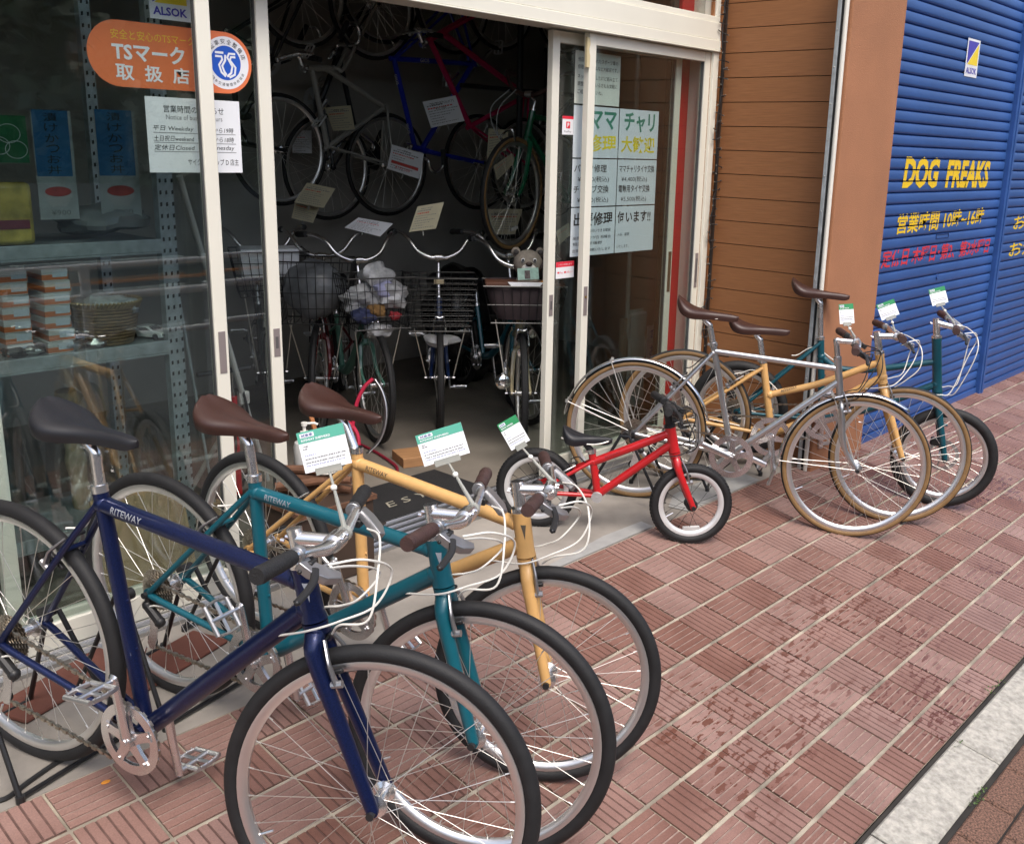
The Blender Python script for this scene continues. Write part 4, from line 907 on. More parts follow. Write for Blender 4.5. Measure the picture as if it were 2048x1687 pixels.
    return t, dict(htr=S['htr'], SM=SM, CLP=CLP, BB=BB, CL=CL, HT=HT, HB=HB, FA=FA, RA=RA, ax=ax, bar=barp, M=t.matrix_world.copy())

def stand(rc, fc, r, label, spread=.17):
    """black tubular rear axle display stand under a bicycle"""
    rc, fc = V(rc), V(fc); e = V((fc.x - rc.x, fc.y - rc.y, 0)).normalized(); left = V((0, 0, 1)).cross(e); t = thing('bike_stand', label, 'bike stand', M=frame_m(rc, e, left), group='display stands under the bicycles')
    h = r
    for s in (-1, 1):
        y = s * .125
        MB().tube([(-.19, y * 1.25, .008), (-.02, y, h), (.02, y, h), (.19, y * 1.25, .008)], .0075, 8).build('side_frame', blackgloss, t)
        MB().tube([(0, y, h), (0, s * .085, h)], .017, 12).build('axle_cup', black, t)
        for x in (-.19, .19): MB().cyl((x, y * 1.25, 0), (x, y * 1.25, .02), .011, 10).build('rubber_foot', black, t)
    MB().tube([(-.187, -.155, .012), (-.187, .155, .012)], .0065, 8).build('cross_bar', blackgloss, t); MB().tube([(.187, -.155, .012), (.187, .155, .012)], .0065, 8).build('cross_bar', blackgloss, t)
    return t
# ------------------------------------------------------------------ the bicycles outside
p_blue = paint('deep_blue_paint', (0.006, 0.014, 0.070), 0.55, 0.34, 0.35, .35, 350); p_teal = paint('teal_paint', (0.004, 0.105, 0.145), 0.1, 0.36, 0.3); p_yel = paint('apricot_paint', (0.68, 0.40, 0.15), 0.0, 0.42, 0.25)
p_sil = mat('raw_chromoly', (0.60, 0.61, 0.62), 0.33, 1.0, var=0.12, scale=5, coat=0.6); p_red = paint('red_paint_frame', (0.50, 0.012, 0.016), 0.0, 0.33, 0.45); p_teal2 = paint('petrol_paint', (0.004, 0.075, 0.105), 0.1, 0.36, 0.3)
dec_grey = mat('decal_grey', (0.30, 0.32, 0.36), 0.5); dec_dark = mat('decal_dark', (0.10, 0.08, 0.06), 0.5); dec_darkred = mat('decal_darkred', (0.25, 0.02, 0.02), 0.5)
def G(x, y): return V((x, y, gz(y)))
BK = {}
def put(key, name, label, spec, rc, fc, st=None, **kw):
    t, info = bike(name, label, spec, rc, fc, **kw); BK[key] = info
    if st: stand(V((rc[0], rc[1], 0)), fc, (V(rc) + V((0, 0, spec['r']))).z, st)
    return t
def badge(t, info, m):
    a = info['HB'].lerp(info['HT'], .62); s = .016; ax = info['ax']
    f = V((1, 0, .25)).normalized(); mb = MB(); rr = info['htr'] * 1.04
    for (a0, a1, z0, z1) in ((-.55, .1, .018, .018),):
        p = lambda an, dz: a + ax * dz + V((math.cos(an) * rr, math.sin(an) * rr, 0))
        mb.add([p(-1.15, .02), p(-.95, .02), p(-.75, .02), p(-.55, .02), p(-.70, .002), p(-.85, -.022), p(-1.0, .002)], [(0, 1, 6), (1, 2, 4, 6), (2, 3, 4), (4, 5, 6)])
    mb.build('head_badge', m, t, smooth=False)
common = dict(style='black', tw=.0185, barw=.58, barup=.02, spokes=28, stem_up=.062, stem_fwd=.085, stem_rise=.012, rd=True, ttr=.0190, dtr=.0225, str_=.0178, htr=.0245, frk=.0180, saddle_len=.295, saddle_w=.16)
t = put('blue', 'bicycle', 'deep metallic blue flat-bar bicycle with black saddle and black grips', dict(common, r=.358, paint=p_blue, bb=(.438, -.100), clamp=(.274, .491), post=(.257, .585), htop=(.870, .492), hbot=(.911, .379), tts=(.287, .452), tth=(.858, .455), dth=(.890, .398), steer=18, saddle=black_saddle, grip=black_grip, crank=101, text=('RITEWAY', dec_grey, .016, .045), pedal_tilt=12, dtr=.0240, ttr=.0200, str_=.0185, htr=.0255, frk=.019), (.835, .225, 0), G(1.142, -.832), st='black tubular stand under the rear wheel of the blue bicycle'); badge(t, BK['blue'], dec_grey)
t = put('teal', 'bicycle', 'teal flat-bar bicycle with brown saddle between the blue and apricot ones', dict(common, r=.342, paint=p_teal, bb=(.405, -.058), clamp=(.323, .445), post=(.297, .541), htop=(.909, .470), hbot=(.945, .358), tts=(.335, .403), tth=(.893, .436), dth=(.921, .380), steer=17, crank=104, text=('RITEWAY', dec_grey, .015, .045), pedal_tilt=-50), (1.243, .261, 0), G(1.487, -.793), st='black tubular stand under the rear wheel of the teal bicycle'); badge(t, BK['teal'], dec_grey)
t = put('yellow', 'bicycle', 'apricot yellow flat-bar bicycle with brown saddle beside the teal one', dict(common, r=.315, paint=p_yel, bb=(.453, -.045), clamp=(.386, .452), post=(.338, .522), htop=(.985, .450), hbot=(1.018, .330), tts=(.398, .408), tth=(.969, .412), dth=(.995, .355), steer=30, crank=112, text=('RITEWAY', dec_dark, .014, .045), pedal_tilt=-30), (1.645, .387, 0), G(1.827, -.719), st='black tubular stand under the rear wheel of the apricot bicycle'); badge(t, BK['yellow'], dec_dark)
put('silver', 'touring_bicycle', 'raw silver bicycle with chrome mudguards, tan tyres and brown leather saddle', dict(r=.334, tw=.0145, style='gum', spokes=32, paint=p_sil, bb=(.459, -.035), clamp=(.298, .462), post=(.265, .557), htop=(.850, .480), hbot=(.892, .311), tts=(.311, .430), tth=(.856, .437), dth=(.872, .380), ssj=(.306, .425), steer=4, ttr=.0132, dtr=.0148, str_=.0145, htr=.0165, frk=.0125, straight_fork=False, quill=True, stem_up=.085, stem_fwd=.085, stem_rise=.004, barw=.54, barup=.0, crank=163, ring=.095, fender=(chrome, 188, 58, 18, 176), stays=(.04, .55), stays_r=(.62, .93), cable=black, lever=black, tilt=4, saddle_len=.285, saddle_w=.155, saddle_tail=.03, pedal_tilt=60), (3.58, .335, 0), G(4.082, -.545), st='black tubular stand under the rear wheel of the silver bicycle')
put('beige', 'bicycle', 'apricot step-through bicycle with tan sidewall tyres behind the silver one', dict(common, r=.335, tw=.0165, style='gum', spokes=32, paint=p_yel, bb=(.439, -.013), clamp=(.337, .342), post=(.303, .452), htop=(.860, .468), hbot=(.903, .332), tubes=[([(.397, .182), (.62, .28), (.866, .428)], .0165), ([(.439, -.013), (.58, .085), (.72, .215), (.893, .362)], .0185)], tts=(.397, .182), tth=(.866, .428), dth=(.893, .362), ssj=(.343, .308), steer=10, crank=-76, ring=.092, saddle_tail=.024, stem_up=.085, htr=.021, text=('RITEWAY', dec_dark, .013, .06), pedal_tilt=80), (3.97, .333, 0), G(4.432, -.601), st='black tubular stand under the rear wheel of the tan-tyred apricot bicycle')
put('tealR', 'small_wheel_bicycle', 'petrol blue small-wheeled bicycle with tall seatpost beside the pillar', dict(common, r=.260, tw=.026, style='black', spokes=28, paint=p_teal2, bb=(.430, .050), clamp=(.326, .465), post=(.281, .645), htop=(.868, .585), hbot=(.940, .325), tubes=[([(.352, .370), (.45, .330), (.62, .365), (.893, .468)], .0165), ([(.430, .050), (.66, .17), (.924, .358)], .0185)], tts=(.352, .370), tth=(.893, .468), dth=(.924, .358), ssj=(.332, .440), steer=2, crank=100, ring=.09, discs=True, stem_up=.075, stem_fwd=.09, stem_rise=-.004, htr=.023, saddle_tail=.024, frk=.018), (4.38, .28, .045), G(4.844, -.656), st='black tubular stand under the rear wheel of the petrol blue bicycle')
put('red', 'balance_bicycle', 'small red child balance bicycle with knobbly tyres and no pedals', dict(r=.177, tw=.0195, style='knob', spokes=16, paint=p_red, bb=(.267, -.002), clamp=(.226, .193), post=(.222, .205), htop=(.548, .331), hbot=(.576, .227), tts=(.236, .142), tth=(.537, .298), dth=(.556, .254), ssj=(.236, .150), steer=12, ttr=.0175, dtr=.0175, str_=.0165, htr=.0225, frk=.0155, crank=None, rd=False, stem_up=.075, stem_fwd=.012, stem_rise=.018, stemmat=black, barmat=black, headset=black, postmat=black, barw=.36, barup=.01, grip=black_grip, lever=black, cable=black, saddle=black_saddle, saddle_len=.215, saddle_w=.115, reflector=84, spokemat=black, hubmat=black, rimmat=mat('white_rim', (.72, .72, .72), .35, .4), text=('RITEWAY', dec_darkred, .012, .06), hubw=.042, tilt=3), (2.99, .383, 0), G(3.363, -.171))
t = [o for o in bpy.data.objects if o.name.startswith('balance_bicycle')][0]
bbk = BK['red']['BB']
for s in (-1, 1): MB().cyl(bbk + V((0, s * .030, 0)), bbk + V((0, s * .041, 0)), .024, 24).cyl(bbk + V((0, s * .041, 0)), bbk + V((0, s * .0425, 0)), .006, 10).build('bracket_cap', mat('cap_grey', (.62, .62, .62), .4, .6), t, bevel=.002)
# ------------------------------------------------------------------ price cards on handlebar clips
green_b = mat('card_green', (0.10, 0.42, 0.31), 0.5, var=0.03); green_d = mat('card_green_dark', (0.02, 0.26, 0.09), 0.5, var=0.03); cardw = mat('card_white', srgb(240, 243, 246), 0.45, var=0.01); clip_m = mat('clear_clip', (0.72, 0.73, 0.66), 0.15, var=0.1, trans=0.55); cyan_i = mat('cyan_ink', (0.25, 0.55, 0.6), 0.6); lilac_i = mat('lilac_ink', (0.42, 0.44, 0.62), 0.6)
def price_card(key, label, q, green, title, back=0.0, side=0.0):
    info = BK[key]; M = info['M'] @ info['SM']; at = M @ (info['CLP'] + V((.0, side, .012))); d = dep(at) + back
    TL, TR, BR, BL = (depth(p, d) for p in q); o = BL; x = (BR - BL); y = (TL - BL); W, H = x.length, y.length
    Mt = frame_m(o, x, y); t = thing('price_card', label, 'price card', M=Mt, group='test ride cards clipped to handlebars')
    MB().b2((0, 0, -.0012), (W, H, 0)).build('card', cardw, t, smooth=False); MB().b2((0, H * .72, .0001), (W, H, .0006)).build('green_band', green, t, smooth=False)
    MB().b2((W * .06, H * .85, .0007), (W * .36, H * .955, .0010)).build('white_box', cardw, t, smooth=False)
    I = lambda a, b: Matrix.Translation((a * W, b * H, .0014))
    text(t, '試乗車', mat('navy_ink', (.06, .07, .25), .5), I(.09, .865), w=W * .24, h=H * .075, bold=.01); text(t, title, cardw, I(.07, .755), w=W * .62, h=H * .06, bold=.02)
    rr = random.Random(key); ln = MB(); l2 = MB()
    for i, z in enumerate((.62, .56, .40, .31, .22, .15)):
        x_ = .07
        end = {0: .14, 1: .14, 2: .30}.get(i, .9)
        while x_ < end:
            w_ = rr.uniform(.012, .05); (l2 if i in (2, 5) else ln).b2((x_ * W, z * H, .0004), ((x_ + w_) * W, (z + .028) * H, .0009)); x_ += w_ + rr.uniform(.006, .02)
    ln.build('printed_lines', grey_ink, t, smooth=False); l2.build("printed_notes", lilac_i, t, smooth=False)
    ti = Mt.inverted(); a1 = V((W * .5, -.004, 0)); b1 = ti @ at
    c = MB(); c.b2((W * .22, -.010, -.004), (W * .78, .006, .003)); c.tube([a1, a1.lerp(b1, .3) , b1], [.003, .0035, .0065], 8); c.build('clip', clip_m, t, bevel=.001)
    MB().ball(a1.lerp(b1, .3), .0075, 10, 8).build('clip_joint', mat('white_plastic', srgb(235, 233, 225), .35), t)
    rg = MB(); rg.lathe([(.0135, -.008), (.017, -.008), (.017, .008), (.0135, .008)], ti @ (M @ (info['CLP'] + V((0, side, 0)))), (ti.to_3x3() @ (M.to_3x3() @ V((0, 1, 0)))), 18, closed=True); rg.build('clip_ring', clip_m, t)
    return t
price_card('blue', 'white and green test ride card clipped to the blue bicycle handlebar', [(581, 870), (675, 842), (704, 925), (611, 947)], green_b, 'RITEWAY SHEPHERD', side=.05)
price_card('teal', 'white and green test ride card clipped to the teal bicycle handlebar', [(829, 872), (915, 842), (940, 905), (849, 933)], green_b, 'RITEWAY SHEPHERD', side=.05)
price_card('yellow', 'narrow angled test ride card clipped to the left apricot bicycle handlebar', [(1001, 846), (1036, 823), (1060, 880), (1023, 901)], green_d, 'RITEWAY SHEPHERD', side=.05)
price_card('silver', 'small test ride card standing on the silver bicycle handlebar', [(1674, 609), (1703, 606), (1709, 646), (1680, 648)], green_d, 'STYLES TRACK', side=.03)
price_card('beige', 'small tilted test ride card on the step-through apricot bicycle', [(1753, 610), (1788, 596), (1799, 628), (1764, 641)], green_d, 'RITEWAY PASTURE', side=.03)
price_card('tealR', 'small test ride card high on the small-wheeled bicycle handlebar', [(1852, 581), (1886, 572), (1897, 604), (1865, 612)], green_d, 'RITEWAY GLACIER', side=.03)
# ------------------------------------------------------------------ inside the shop: city bicycles facing the door
maroon = paint('maroon_paint', (0.16, 0.008, 0.01)); mint = paint('mint_paint', (0.10, 0.25, 0.19)); navy = paint('navy_paint', (0.008, 0.025, 0.10)); ivory = paint('ivory_paint', (0.55, 0.46, 0.29)); darkp = paint('dark_green_paint', (0.012, 0.03, 0.028))
wrap = mat('crumpled_wrap', (0.62, 0.63, 0.64), 0.22, var=0.3, scale=30, bump=1.0, bscale=40, trans=0.25); wire_m = mat('black_wire', (0.012, 0.012, 0.013), 0.35)
def lump(c, s, seed, amp=.25, n=18, m=12):
    rr = random.Random(seed); ph = [(V((rr.uniform(-1, 1), rr.uniform(-1, 1), rr.uniform(-1, 1))) * rr.uniform(3, 9), rr.uniform(0, 6)) for _ in range(7)]
    mb = MB().ball((0, 0, 0), 1, n, m); c = V(c)
    mb.v = [V(((p.x) * s[0], p.y * s[1], p.z * s[2])) * (1 + amp * sum(math.sin(k.dot(p) + a) for k, a in ph) / 3.2) + c for p in mb.v]; return mb
def basket(t, c, w0, d0, w1, d1, h, nw=9, nd=6, nz=4, name='basket', M=None):
    """wire basket: bottom w0 x d0 (y, x), top w1 x d1, local centre of the bottom c"""
    c = V(c); mb = MB(); wr = .0019
    def ringp(q): return [c + V((sx * (d0 + (d1 - d0) * q) / 2, sy * (w0 + (w1 - w0) * q) / 2, h * q)) for sx, sy in ((1, -1), (1, 1), (-1, 1), (-1, -1))]
    for k in range(nz + 1):
        q = k / nz; P4 = ringp(q); mb.tube([P4[i % 4] for i in range(4)], wr * (2.0 if k in (0, nz) else 1), 5, closed=True)
    for side in range(4):
        n = nw if side in (0, 2) else nd; a0, a1 = ringp(0)[side], ringp(0)[(side + 1) % 4]; b0, b1 = ringp(1)[side], ringp(1)[(side + 1) % 4]
        for i in range(n + 1): mb.tube([a0.lerp(a1, i / n), b0.lerp(b1, i / n)], wr, 4)
    P4 = ringp(0)
    for i in range(nw + 1): mb.tube([P4[0].lerp(P4[1], i / nw), P4[3].lerp(P4[2], i / nw)], wr, 4)
    if M is not None: mb.xf(M)
    return mb.build(name, wire_m, t)
def city(key, label, pm, fpos, yaw, bz, bdim, extra=None, wrapped=True, r=.325, step=True, nz=4, bar_up=.22, lz=.56, **kw):
    e = V((math.cos(R_(yaw)), math.sin(R_(yaw)), 0)); fc = V((fpos[0], fpos[1], 0.003)); wb = 1.06; rc = fc - e * wb
    sp = dict(r=r, tw=.019, style='black', spokes=28, lo=True, paint=pm, bb=(.42, -.04), clamp=(.31, .28), post=(.285, .40), htop=(.845, .42), hbot=(.905, .23), tubes=[([(.42, -.04), (.55, .0), (.72, .12), (.88, .30)], .023)], ssj=(.33, .2), bar='city', stem_up=bar_up, stem_fwd=.03, stem_rise=.02, quill=True, crank=100, ring=.08, rd=False, brakes=False, chain=False, cable=None, fender=None, grip=black_grip, saddle=black_saddle, straight_fork=False, frk=.0125)
    sp.update(kw); t, info = bike('city_bicycle', label, sp, rc, fc); FA = info['FA']
    if bz:
        w0, d0, w1, d1, h = bdim; c = V((FA.x + .06, 0, bz)); b = basket(t, c, w0, d0, w1, d1, h, nz=nz, M=info['SM'])
        for s in (-1, 1): MB().tube([info['SM'] @ (FA + V((0, s * .075, 0))), info['SM'] @ (c + V((.02, s * w0 * .42, 0)))], .0035, 6).build('basket_stay', steel, t)
    BK[key] = info
    lamp = info['SM'] @ V((FA.x + .07, 0.0, lz)); ld = info['SM'].to_3x3() @ V((1, 0, 0))
    MB().lathe([(0, -.04), (.018, -.035), (.028, -.01), (.030, .0), (.026, .006), (0, .010)], lamp, ld, 18).build('headlight', chrome, t)
    if wrapped: lump(lamp + ld * .02 + V((0, 0, .01)), (.05, .085, .036), key, .22, 26, 16).build('lamp_wrap', wrap, t)
    # caliper and chrome crown
    MB().tube(spline([info['SM'] @ (FA + V((.03, s * .035, r - .06 if abs(s) == 1 else r + .02))) for s in (-1, -.7, 0, .7, 1)], 5), .006, 8).build('brake_caliper', chrome, t)
    if kw.get('nuts', True):
        MB().tube([info['SM'] @ (FA + V((0, -.085, 0))), info['SM'] @ (FA + V((0, .085, 0)))], .006, 8).build('axle', alu, t)
    return t, info
cw = lambda p: math.degrees(math.atan2(CO.y - p[1], CO.x - p[0]))
pN = onZ((880, 866), 0); t, info = city('navy', 'navy city bicycle with empty black wire basket and wrapped lamp', navy, pN, cw(pN) + 1, .62, (.33, .22, .40, .28, .29), nz=10, lz=.545)
MB().box(info['SM'] @ V((info['FA'].x - .05, 0, .86)), (.012, .06, .03)).build('basket_plate', ivory, t, bevel=.004)
pM = onZ((752, 885), 0); t, info = city('mint', 'mint green city bicycle with plastic-wrapped goods in its basket', mint, pM, cw(pM) + 17, .66, (.30, .22, .38, .27, .27), lz=.63, tubes=[([(.42, -.04), (.52, -.03), (.70, .10), (.88, .30)], .027)])
for k, (x, y, z, s, m) in enumerate([(.05, -.08, .80, .085, wrap), (.09, .06, .83, .09, wrap), (.06, 0, .93, .07, wrap), (.12, -.02, .75, .042, mat('ochre_cloth', (.30, .17, .06), .7)), (.12, .08, .72, .028, mat('red_cloth', (.4, .03, .04), .7)), (.13, -.10, .73, .05, mat('navy_cloth', (.04, .05, .12), .7)), (.10, .03, .85, .06, mat('lilac_cloth', (.45, .46, .68), .7))]):
    lump(info['SM'] @ V((info['FA'].x + x, y, z)), (s, s * 1.1, s * .8), k, .28).build('wrapped_goods', m, t)
pR = onZ((640, 757), .325); t, info = city('maroon', 'maroon city bicycle with clear-lined wire basket beside the open door', maroon, pR, cw(pR) - 8, .66, (.34, .24, .42, .30, .33), lz=.61, wrapped=False)
lump(info['SM'] @ V((info['FA'].x + .06, 0, .83)), (.12, .17, .15), 31, .10).build('basket_liner', mat('grey_liner', (.16, .17, .18), .25, var=.3, scale=12, bump=.8, bscale=20), t)
pB = onZ((1040, 903), 0); t, info = city('ivory', 'ivory city bicycle with brown bag in its front basket', ivory, pB, cw(pB) + 4, .735, (.34, .24, .42, .30, .19), wrapped=False, tubes=[([(.42, -.04), (.66, .17), (.88, .33)], .019), ([(.33, .18), (.6, .25), (.87, .36)], .015)], nz=2)
lc = info['SM'] @ V((info['FA'].x + .05, -.10, .40)); MB().ball(lc, .042, 18, 12, (.5, 1, 1)).build('round_lamp', chrome, t)
pD = onZ((545, 745), .325); t, info = city('dark', 'dark bicycle with papers in its basket, half hidden by the open door leaf', darkp, pD, cw(pD) + 5, .78, (.32, .24, .40, .28, .24), wrapped=False)
MB().box(info['SM'] @ V((info['FA'].x + .08, 0, .96)), (.20, .30, .15)).build('paper_stack', paper, t, bevel=.004)
# brown bag and plush bear in the ivory bicycle's basket
I = BK['ivory']; Mb = I['M'] @ I['SM']; bc = Mb @ V((I['FA'].x + .06, 0, .735)); fx = (Mb.to_3x3() @ V((1, 0, 0))).normalized()
bagm = mat('dark_brown_canvas', (0.045, 0.030, 0.033), 0.75, var=.2, scale=9, bump=.4, bscale=90); bag_t = thing('basket_bag', 'dark brown canvas bag filling the ivory bicycle basket', 'bag', M=frame_m(bc, fx, V((0, 0, 1)).cross(fx)))
bg_ = MB(); sec = []
for q, (w_, d_) in enumerate(((.26, .18), (.32, .22), (.36, .25), (.38, .26), (.40, .27))):
    z = .012 + q * .047; sec.append([V((d_ / 2 * math.copysign(abs(math.cos(a)) ** .45, math.cos(a)), w_ / 2 * math.copysign(abs(math.sin(a)) ** .45, math.sin(a)), z)) for a in [2 * math.pi * k / 24 for k in range(25)]])
bg_.grid(sec); bg_.add(sec[0][:24], [tuple(range(24))]); bg_.add([p + V((0, 0, -.03)) for p in sec[-1][:24]], [tuple(range(24))]); bg_.build('bag_body', bagm, bag_t)
MB().b2((-.01, -.20, .190), (.139, .20, .207)).build('leather_trim', mat('tan_trim', (.09, .035, .02), .6), bag_t, bevel=.003)
MB().prism([(-.09, 0), (.09, 0), (.07, -.022), (-.07, -.022)], (.142, 0, .212), (0, 1, 0), (0, 0, 1), (1, 0, 0), .003).build('badge_strip', swhite, bag_t, smooth=False)
MB().tube(spline([(.10, .16, .19), (.11, .19, .30), (.10, .12, .36), (.09, .08, .28)], 6), .006, 8).build('bag_handle', bagm, bag_t)
MB().prism([(-.10, .18), (.02, .18), (.04, .36), (-.10, .34)], (-.04, .10, 0), (1, 0, 0), (0, 0, 1), (0, 1, 0), .05).build('bag_flap', bagm, bag_t, bevel=.01)
dB = dep(bc) - .10; hc = depth((1056, 527), dB); Mbr = frame_m(hc - V((0, 0, .10)), fx, V((0, 0, 1)).cross(fx))
bear = thing('plush_bear', 'grey plush bear with white muzzle sitting in the brown bag', 'plush toy', M=Mbr); plush = mat('grey_plush', (.23, .20, .17), .95, var=.2, scale=60, bump=.8, bscale=300); muz = mat('white_plush', (.62, .60, .57), .95, var=.1, bump=.6, bscale=300)
bd = MB().ball((0, 0, .10), .074, 24, 16, (.9, 1.02, .95)); bd.ball((0, 0, -.01), .06, 18, 12, (.9, 1.1, 1.1)); bd.build('body', plush, bear)
for s in (-1, 1):
    MB().ball((-.01, s * .062, .158), .024, 14, 10, (.6, 1, 1)).build('ear', plush, bear); MB().ball((.004, s * .062, .158), .014, 12, 8, (.6, 1, 1)).build('inner_ear', mat('dark_plush', (.05, .045, .045), .95), bear)
    MB().ball((.064, s * .030, .125), .009, 10, 8, (.5, 1, 1)).build('eye', swhite, bear); MB().ball((.067, s * .030, .125), .0065, 10, 8, (.5, 1, 1)).build('pupil', blackgloss, bear)
MB().ball((.052, 0, .080), .036, 18, 12, (.7, 1.05, .85)).build('muzzle', muz, bear); MB().ball((.076, 0, .106), .016, 14, 10, (.6, 1.1, .75)).build('nose', mat('brown_nose', (.035, .018, .015), .5), bear)
MB().tube([(.03, .10, .0), (.075, .045, -.005)], [.022, .018], 12).build('arm', plush, bear); MB().tube([(.048, .078, -.002), (.060, .065, -.003)], [.0225, .0215], 12).build('wrist_band', mat('orange_felt', (.6, .25, .03), .8), bear)
tk = thing('photo_leaflet', 'small pale green leaflet tucked in front of the plush bear', 'leaflet', M=frame_m(depth((1036, 560), dB - .09), depth((1078, 558), dB - .09) - depth((1036, 560), dB - .09), (0, 0, 1))); MB().b2((0, 0, -.001), (.105, .058, 0)).build('leaflet_sheet', mat('pale_green_print', (.35, .52, .45), .5, var=.25, scale=40), tk, smooth=False); MB().b2((.035, .004, .0003), (.062, .046, .0008)).build('printed_picture', mat('dark_print', (.12, .10, .10), .5, var=.6, scale=60), tk, smooth=False)

# ------------------------------------------------------------------ bicycles hung on the back wall
def hung(label, pm, Y, k, r=.335, txt=None, **kw):
    P3 = {q: onY(p, Y) for q, p in k.items()}; A, B = P3['rear'], P3['front']; e = (B - A).normalized(); n = V((0, 1, 0)); u = e.cross(n)
    if (P3['clamp'] - A).dot(u) < 0: n = -n; u = -u
    L2 = lambda p: ((p - A).dot(e), (p - A).dot(u))
    sp = dict(r=r, tw=.014, style='black', spokes=24, lo=True, paint=pm, n=n, brakes=False, cable=None, rd=False, chain=False, crank=kw.pop('crank', 60), ring=.085, stem_up=.03, stem_fwd=.08, grip=black_grip, saddle=black_saddle, bar=kw.pop('bar', 'flat'), barw=.42, ttr=.017, dtr=.0185, str_=.0165, frk=.0125, ringmat=alu_dull)
    for q in ('bb', 'clamp', 'htop', 'hbot'): sp[q] = L2(P3[q])
    st = V((sp['clamp'][0] - sp['bb'][0], sp['clamp'][1] - sp['bb'][1])).normalized(); sp['post'] = (sp['clamp'][0] + st[0] * .14, sp['clamp'][1] + st[1] * .14); sp.update(kw)
    t, info = bike('hung_bicycle', label, sp, A - u * r, B - u * r, group=None); return t, info, P3
white_f = paint('white_frame', (0.34, 0.33, 0.30)); black_f = paint('black_frame', (0.010, 0.011, 0.014)); gios = paint('royal_blue_frame', (0.010, 0.03, 0.50)); crim = paint('crimson_frame', (0.62, 0.02, 0.12)); grn = paint('racing_green', (0.006, 0.11, 0.05)); white_d = mat('decal_white', (.75, .75, .75), .5)
t, info, P3 = hung('royal blue racing bicycle with GIOS lettering hanging upside down on the back wall', gios, 2.95, dict(rear=(905, 5), front=(958, 325), bb=(945, 128), clamp=(780, 117), htop=(822, 293), hbot=(850, 301)), bar='drop', seat=False)
def lab(info, s, a, b, r_, start, h, flip=False):
    Mi = info['M'].inverted(); sd_ = Mi.to_3x3() @ V((0, -1, 0)); tube_text(fr0, s, white_d, a, b, r_, start, h, sd_, flip, bold=.02)
fr0 = [c for c in t.children if c.name.startswith('frame')][0]
lab(info, 'GIOS', info['CL'], info['BB'], .0165, .24, .026); lab(info, 'GIOS', info['CL'], info['HT'], .017, .10, .022); lab(info, 'GIOS', info['CL'], info['HT'], .017, .42, .022); lab(info, 'GIOS', info['HB'], info['BB'], .0185, .15, .026)
hung('crimson frame bicycle hanging nose up on the back wall beside the blue one', crim, 2.82, dict(rear=(1045, 330), front=(1000, 0), bb=(1052, 192), clamp=(934, 256), htop=(852, 84), hbot=(890, 62)), bar='flat', seat=False, ttr=.019, dtr=.021, str_=.017, crank=None)
hung('white frame bicycle hanging on the back wall nearest the open door leaf', white_f, 3.0, dict(rear=(775, 330), front=(745, 10), bb=(770, 215), clamp=(648, 299), htop=(614, 136), hbot=(660, 137)), bar='flat', seat=False, crank=None)
hung('black frame bicycle with large silver chainring hanging on the back wall', black_f, 3.12, dict(rear=(655, 335), front=(762, -20), bb=(641, 203), clamp=(716, 264), htop=(668, 105), hbot=(692, 75)), bar='drop', crank=20)
hung('black bicycle hanging highest on the back wall, only its wheels below the header', black_f, 3.05, dict(rear=(600, -20), front=(560, 300), bb=(545, 120), clamp=(450, 60), htop=(470, 230), hbot=(480, 260)), bar='flat', seat=False)
hung('dark bicycle hanging behind the green one beside the rack post', black_f, 3.1, dict(rear=(1130, 20), front=(1110, 350), bb=(1190, 150), clamp=(1090, 100), htop=(1085, 240), hbot=(1095, 262)), bar='flat', seat=False)
FAg = depth((1024, 388), 5.9); yg = R_(-173); eg = V((math.cos(yg), math.sin(yg), 0)); rg = .335
t, info = bike('hung_bicycle', 'green bicycle raised on the display rack, front wheel facing the door', dict(r=rg, tw=.0175, style='gum', spokes=32, lo=True, paint=grn, bb=(.43, -.05), clamp=(.29, .46), post=(.26, .56), htop=(.83, .48), hbot=(.88, .33), steer=6, bar='city', brakes=False, cable=None, rd=False, chain=False, stem_up=.08, quill=True, straight_fork=False, reflector=100, barmat=brown_leather), FAg - eg * 1.02 - V((0, 0, rg)), FAg - V((0, 0, rg)))
MB().tube(spline([info['FA'] + V((.03, -.03, .28)), info['FA'] + V((.06, -.04, .33)), info['FA'] + V((.04, .02, .37)), info['FA'] + V((.03, .04, .30))], 6), .007, 8).build('brake_caliper', chrome, t)
cbm = mat('grey_cable', (.35, .35, .35), .4)
for k_ in range(2): MB().tube(spline([info['HT'] + V((.10, -.10 + .05 * k_, .12)), info['HT'] + V((.20, -.16 + .06 * k_, .0)), info['HT'] + V((.19, -.10, -.16)), info['HT'] + V((.10, -.02, -.22))], 8), .0035, 6).build('brake_cable', cbm, t)
rk = thing('display_rack', 'dark steel rack post and bars carrying the raised bicycles', 'rack', onY((1035, 480), 2.62) * 1.0)
rk.location.z = 0.003
MB().tube([(0, 0, 0), (0, 0, 2.9)], .022, 10).build('rack_post', black, rk); MB().tube([(-.55, .0, 1.98), (.7, .0, 1.98)], .015, 8).build('rack_bar', black, rk); MB().tube([(-.3, .0, .98), (.6, 0, .98)], .015, 8).build('rack_bar', black, rk); MB().box((0, 0, .005), (.4, .4, .012)).build('rack_foot', black, rk); MB().tube([(0, 0, .98), (.0, -.75, 1.02)], .014, 8).build('rack_arm', black, rk)
bl_ = lump((0, 0, .42), (.30, .26, .42), 77, .12, 30, 20).build('plastic_sheet', mat('black_polythene', (.012, .012, .013), .22, var=.2, bump=1.0, bscale=14)); bl_.location = onY((925, 560), 2.6) * 1; bl_.location.z = .003; tag(bl_, 'heap covered with black plastic sheet behind the city bicycles', 'plastic sheet')

